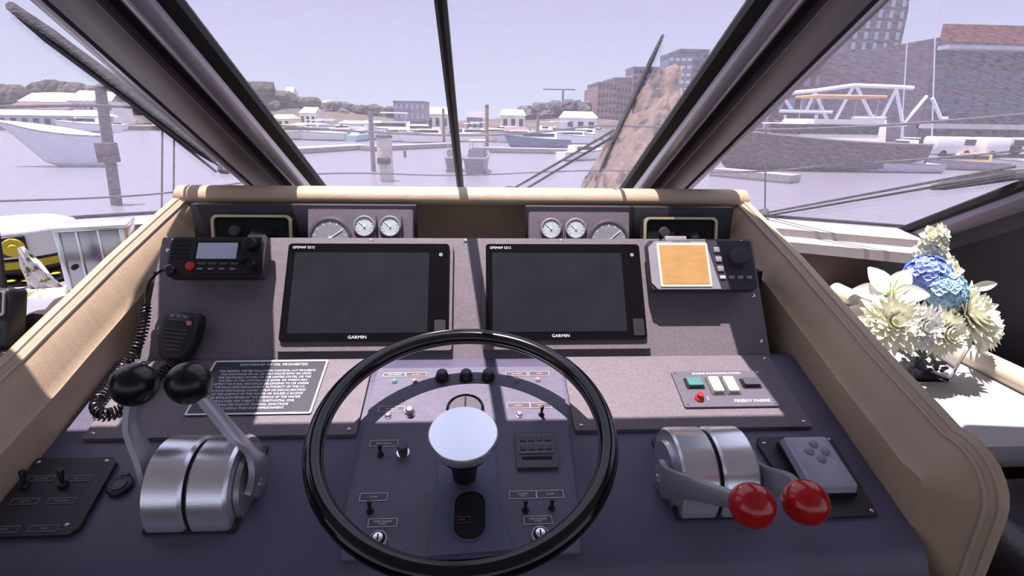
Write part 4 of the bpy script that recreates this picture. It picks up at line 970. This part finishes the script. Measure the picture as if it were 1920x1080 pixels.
for i, (x, y, L, h_, hc, tc_, lab) in enumerate(((560, 262, 9, 20, '#c9c0c0', '#d8c090', 'tan topped boat near the left pillar, centre window'), (600, 263, 9, 170, '#cfd4d4', '#e4e4e0', 'white boat with dark cabin, second from the left pillar'), (640, 262, 8, 12, '#dfe4e6', '#e8e8e8', 'bright white boat before the long white house'),
        (675, 264, 7, 80, '#9fc4cc', '#d8e4e8', 'pale blue boat seen from its bow'), (730, 262, 13, 182, '#efeeea', '#f2f0ea', 'longest white boat under the purple building'), (782, 262, 11, 5, '#ebe9e4', '#f0eee8', 'white boat with red stripe just right of the longest one'), (818, 258, 8, 90, '#e2dcd8', '#ddd0cc', 'white boat beside the pole at mullion'),
        (905, 262, 9, 10, '#e8e4d8', '#eeeade', 'cream boat right of the centre mullion'), (950, 254, 9, 175, '#a6a0ac', '#e8e8e4', 'grey hulled boat under the sun glare'), (1010, 277, 9, 172, '#5f6f8c', '#e8ecf0', 'white boat with dark blue hull, right of centre'), (1055, 262, 10, 8, '#dcdad8', '#e6e4de', 'white cruiser behind the blue hulled boat'),
        (1090, 262, 9, 170, '#e2e0d6', '#e6e4d8', 'cream cruiser left of the upright wiper'), (1095, 300, 6, 30, '#e4e4e6', '#dcdcde', 'small white dinghy near the upright wiper'), (968, 240, 10, 0, '#8f868c', '#e2e0dc', 'distant white boat beneath the brown roof'))):
    boat(lab, x, y, L, h_, hc, tc_, kind='fly' if i % 3 == 1 else 'motor')
house('boat_shed', 'brown roofed boat shed right of centre', 'shed', 946, 992, 238, 92, 6, '#7d6a70', '#6d5a62', 1, 5, base=-1.9)
boat('dark canvas sided boat with white canopy just right of the mullion', 897, 322, 5.5, 84, '#6a6072', '#7a7084', canvas='#ece8da', hh=1.1)
boat('dark boat half hidden behind the centre mullion', 850, 318, 4.6, 95, '#756a78', '#8a8090', canvas='#8a8090', hh=1.0)
# condos and towers
house('brick_condominium', 'brick condominium block left of the upright wiper', 'building', 1122, 1158, 156, 175, 18, '#94787a', '#7d6a70', 6, 5, flat=True, group='far condominiums')
house('brick_condominium', 'brick condominium block behind the upright wiper', 'building', 1152, 1186, 148, 190, 18, '#8f777c', '#7d6a70', 7, 5, flat=True, group='far condominiums')
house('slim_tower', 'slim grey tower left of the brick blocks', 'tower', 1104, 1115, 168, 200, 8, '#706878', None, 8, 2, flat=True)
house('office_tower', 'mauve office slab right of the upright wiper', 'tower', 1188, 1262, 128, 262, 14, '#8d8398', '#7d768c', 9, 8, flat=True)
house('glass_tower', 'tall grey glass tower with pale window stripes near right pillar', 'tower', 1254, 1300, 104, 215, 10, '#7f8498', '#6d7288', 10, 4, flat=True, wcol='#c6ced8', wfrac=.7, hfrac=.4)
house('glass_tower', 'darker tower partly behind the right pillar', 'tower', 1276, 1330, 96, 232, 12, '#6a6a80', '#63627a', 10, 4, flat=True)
X, z = xz(1056, 168, 210)
t = thing('tower_crane', 'tiny tower crane on the skyline right of centre', 'crane', T3((X, 210, -1.2)))
G().cyl((0, 0, 0), (0, 0, z+1.2), .35, .35, 6).build('crane_mast', mat_of('#76707c'), t); G().box((-1.5, 0, z+1.2), (12, .4, .4)).build('jib', mat_of('#76707c'), t)
# rocky bank
rr = random.Random(9); Yb = 17
g = G(); nx, ny = 130, 80; rows = []
def bk(u, v):
    # u across, v from water up
    x = on_y(960+u*360, 250, Yb).x + v*1.2; y = Yb + v*6.0
    ztop = -2.4 + 5.4*(v**.9)*(min(1, max(0, (u-.33)*1.9))**.8+.13)
    p = Vector((x, y, ztop)); nn = noise.noise(p*.6)*.9 + noise.noise(p*1.5)*.75 + noise.noise(p*3.3)*.42
    return p+Vector((nn*.3, 0, nn*(.3+.6*min(1, v*4))))
for j in range(ny+1): rows.append([bk(i/nx, j/ny) for i in range(nx+1)])
g.rings(rows, close=False, caps=False)
mb_ = M('rock_bank', '#6e5c54', .9, var=.5, scale=1.6, bump=.6, bscale=6)
for q in mb_.node_tree.nodes:
    if q.type == 'VALTORGB': q.color_ramp.elements[0].color = lin('#2b2122'); q.color_ramp.elements[1].color = lin('#6f5d54'); q.color_ramp.elements[0].position = .36; q.color_ramp.elements[1].position = .52
struct(g.build('rocky_bank', mb_, smooth=60))
# --- right window
house('grid_tower', 'tall dark grid fronted tower rising out of view, right window', 'tower', 1636, 1742, -160, 190, 26, '#5f5a6c', None, 20, 5, flat=True, wcol='#9a9fb4', wfrac=.35, hfrac=.7, base=-1.2)
t = house('brick_warehouse', 'long low brick building behind the white truss', 'building', 1440, 1790, 128, 118, 20, '#684e56', None, 3, 16, flat=True, wcol='#8f93a8')
W_ = t.children[0].dimensions.x; hh_ = xz(1600, 128, 118)[1]+1.2
g = G(); g.rings([[Vector((-W_/2+W_*k/16, y, hh_+(2.6*math.sin(math.pi*k/16)))) for k in range(17)]+[Vector((W_/2, y, hh_-.3)), Vector((-W_/2, y, hh_-.3))] for y in (-10, 10)]); g.build('arched_roof', mat_of('#5f434a'), t, smooth=0)
# big brick and glass block at right
t = house('brick_quay_building', 'large brick and glass quay building at the right edge', 'building', 1762, 2120, 70, 88, 30, '#5b4f5e', None, 4, 12, flat=True, base=-1.0, wcol='#565a70', wfrac=.75, hfrac=.7)
W_ = t.children[0].dimensions.x; h_ = t.children[0].dimensions.z
for k in range(18):
    G().box((-W_/2+W_*(k+.5)/18, -15.1, h_*1.04), (W_/18*.82, .5, h_*.16)).build('brick_panel', mat_of('#84564f'), t, smooth=0)
G().box((0, -16, h_*.9), (W_, 2.5, h_*.035)).build('balcony', mat_of('#a9a6b4'), t, smooth=0)
G().box((0, -16, h_*.16), (W_*1.0, 3, h_*.05)).build('walkway', mat_of('#b8aeb0'), t, smooth=0)
# white truss pavilion
Yt = 58
t = thing('white_truss_bridge', 'white steel truss bridge spanning the quay, right window', 'bridge', T3((on_y(1600, 220, Yt).x, Yt, ZW)))
TO = Vector(t.location)
def bar(p, q, r=.20, nm='truss_bar', dy=0):
    a, b = on_y(*p, Yt)-TO, on_y(*q, Yt)-TO
    G().cyl(a+Vector((0, dy, 0)), b+Vector((0, dy, 0)), r, r, 8).build(nm, m_white, t)
for p, q in (((1466, 176), (1530, 170)), ((1530, 170), (1600, 160)), ((1600, 160), (1684, 163)), ((1684, 163), (1712, 165))): bar(p, q, .20, 'top_chord')
for p, q in (((1436, 222), (1468, 180)), ((1468, 180), (1486, 208)), ((1528, 172), (1512, 208)), ((1528, 172), (1552, 228)), ((1600, 162), (1562, 232)), ((1606, 162), (1638, 226)), ((1682, 165), (1650, 228)), ((1680, 165), (1692, 230)), ((1738, 180), (1696, 230)), ((1748, 184), (1764, 222)), ((1764, 222), (1776, 222))): bar(p, q, .17)
for p, q in (((1462, 208), (1560, 210)), ((1470, 236), (1562, 234)), ((1598, 221), (1660, 221)), ((1590, 237), (1700, 234))): bar(p, q, .18, 'lower_chord')
for x in (1472, 1530, 1640, 1692): bar((x, 215), (x, 262), .14, 'support_post')
# yacht, masts, boats right
boat('long yacht with dark maroon hull, white decks and tan canvas, right window', 1520, 318, 17, 178, '#58404c', '#e6e3da', kind='fly', canvas='#d2a878', hh=2.3)
boat('white cruiser behind the long maroon yacht', 1440, 290, 11, 170, '#e4e4de', '#eceae2', kind='fly')
boat('tall masted white sailing boat in front of the truss', 1748, 290, 7, 100, '#d6d4dc', '#dcdae0', mast=24, mast_top=(1764, -260), name='sail_boat')
boat('white sailing boat with shorter leaning mast, left of the tall one', 1690, 283, 7, 100, '#dcdcd8', '#e4e2dc', mast=20, mast_top=(1722, -260), name='sail_boat')
boat('low white boat with grey deck under the two masts', 1665, 322, 8, 176, '#b4b2c4', '#c6c4d2', hh=.7)
boat('grey boat with orange stripe cover at the right edge', 1800, 318, 7, 170, '#8f8794', '#cfae88', hh=.7)
boat('white boat at the right edge under the quay building', 1875, 318, 7, 178, '#cfccd4', '#d6d3da', hh=.8)
for i, x in enumerate((1775, 1865, 1905)):
    X = on_y(x, 285, 48).x
    t = thing('parked_van', ['small white van on the quay beside the tall mast', 'white van on the quay below the brick building', 'rightmost pale van on the quay'][i], 'van', T3((X, 48, -1.1)), 'vans parked on the quay')
    G().box((0, 0, 1.0), (3.6, 1.8, 1.5), .2).build('body', mat_of('#d8d6da', .04), t)
    G().box((1.2, -.2, 1.3), (1.0, 1.5, .5)).build('windscreen', mat_of('#3f3d4a', .04, 1, .2), t)
    for a in (-1.1, 1.1): G().cyl((a, -.95, .3), (a, -.7, .3), .3).build('wheel', m_rub, t)

# crowded far moorings
for x, y, L, h_, hc, tc_, kd, lab in (
    (553, 254, 8, 12, '#e9e2d2', '#e8dfc4', 'motor', 'small cream boat tucked against the left pillar below the yellow house'),
    (583, 253, 8, 190, '#b9a9a6', '#e6e2dc', 'fly', 'small mauve hulled boat with canopy, left of the pale blue boat'),
    (622, 256, 9, 5, '#e6e6e2', '#efece4', 'fly', 'small white canopied boat below the long white waterfront house'),
    (655, 253, 7, 170, '#c9ccd0', '#e6e6e8', 'motor', 'small grey hulled boat just left of the slim piling'),
    (705, 254, 8, 10, '#efeee8', '#f0eee6', 'fly', 'small white canopied boat between slim piling and cream piling'),
    (745, 266, 7, 178, '#e3e6e8', '#ece8dc', 'motor', 'white runabout directly right of the cream piling'),
    (762, 252, 9, 0, '#dcdcda', '#efeee8', 'fly', 'white canopied boat in front of the purple building'),
    (800, 268, 8, 182, '#e9e7e2', '#e4d2c8', 'motor', 'pinkish topped white boat just above the floating dock, left of the mullion'),
    (812, 250, 7, 15, '#d6d0c8', '#efece2', 'motor', 'little boat in front of the cream house left of the mullion'),
    (892, 266, 8, 3, '#f0ede2', '#f4f0e4', 'fly', 'bright cream boat close to the right side of the mullion'),
    (932, 264, 8, 176, '#dcdcda', '#e8e6d8', 'motor', 'white boat right behind the brown pole'),
    (970, 268, 7, 185, '#c9ccd0', '#dfe6e8', 'motor', 'pale grey runabout left of the dark blue hulled boat'),
    (1030, 253, 9, 8, '#efe8dc', '#efeadb', 'fly', 'cream canopied boat behind the dark blue hulled boat'),
    (1072, 270, 7, 172, '#e4e6e8', '#e8ecee', 'motor', 'white runabout near the arms of the upright wiper'),
    (1112, 256, 8, 4, '#dad6d2', '#e8e6e0', 'fly', 'white canopied boat at the foot of the brick condominiums')):
    boat(lab, x, y, L, h_, hc, tc_, kind=kd, group='boats moored in the harbour', hh=1.25)
for x, y, h, lab in ((10, 236, 5, 'small white boat at the far left behind the low white shed'), (75, 240, 170, 'small white boat just behind the bow of the large pale boat'), (205, 238, 0, 'small white boat to the right of the dark piling, farther off'), (245, 240, 20, 'small white boat peeking out beneath the left wiper')):
    boat(lab, x, y, 8, h, '#dfdde0', '#e8e6e2', kind='fly', group='boats moored in the harbour', hh=1.2)
g = G(); rows = []
for j, (y, f) in enumerate(((150, 0), (172, .75), (210, 1), (260, .6))):
    rows.append([Vector((x, y+x*.02, -1.4+f*(9*math.exp(-((x+62)/34)**2)+4*math.exp(-((x+150)/50)**2)+4.5*math.exp(-((x-25)/30)**2)+noise.noise(Vector((x*.06, y*.05, 0)))*1.5))) for x in range(-260, 150, 6)])
g.rings(rows, close=False, caps=False)
struct(g.build('shore_hill', mat_of('#4f4844', .4, .12, .95), smooth=60))
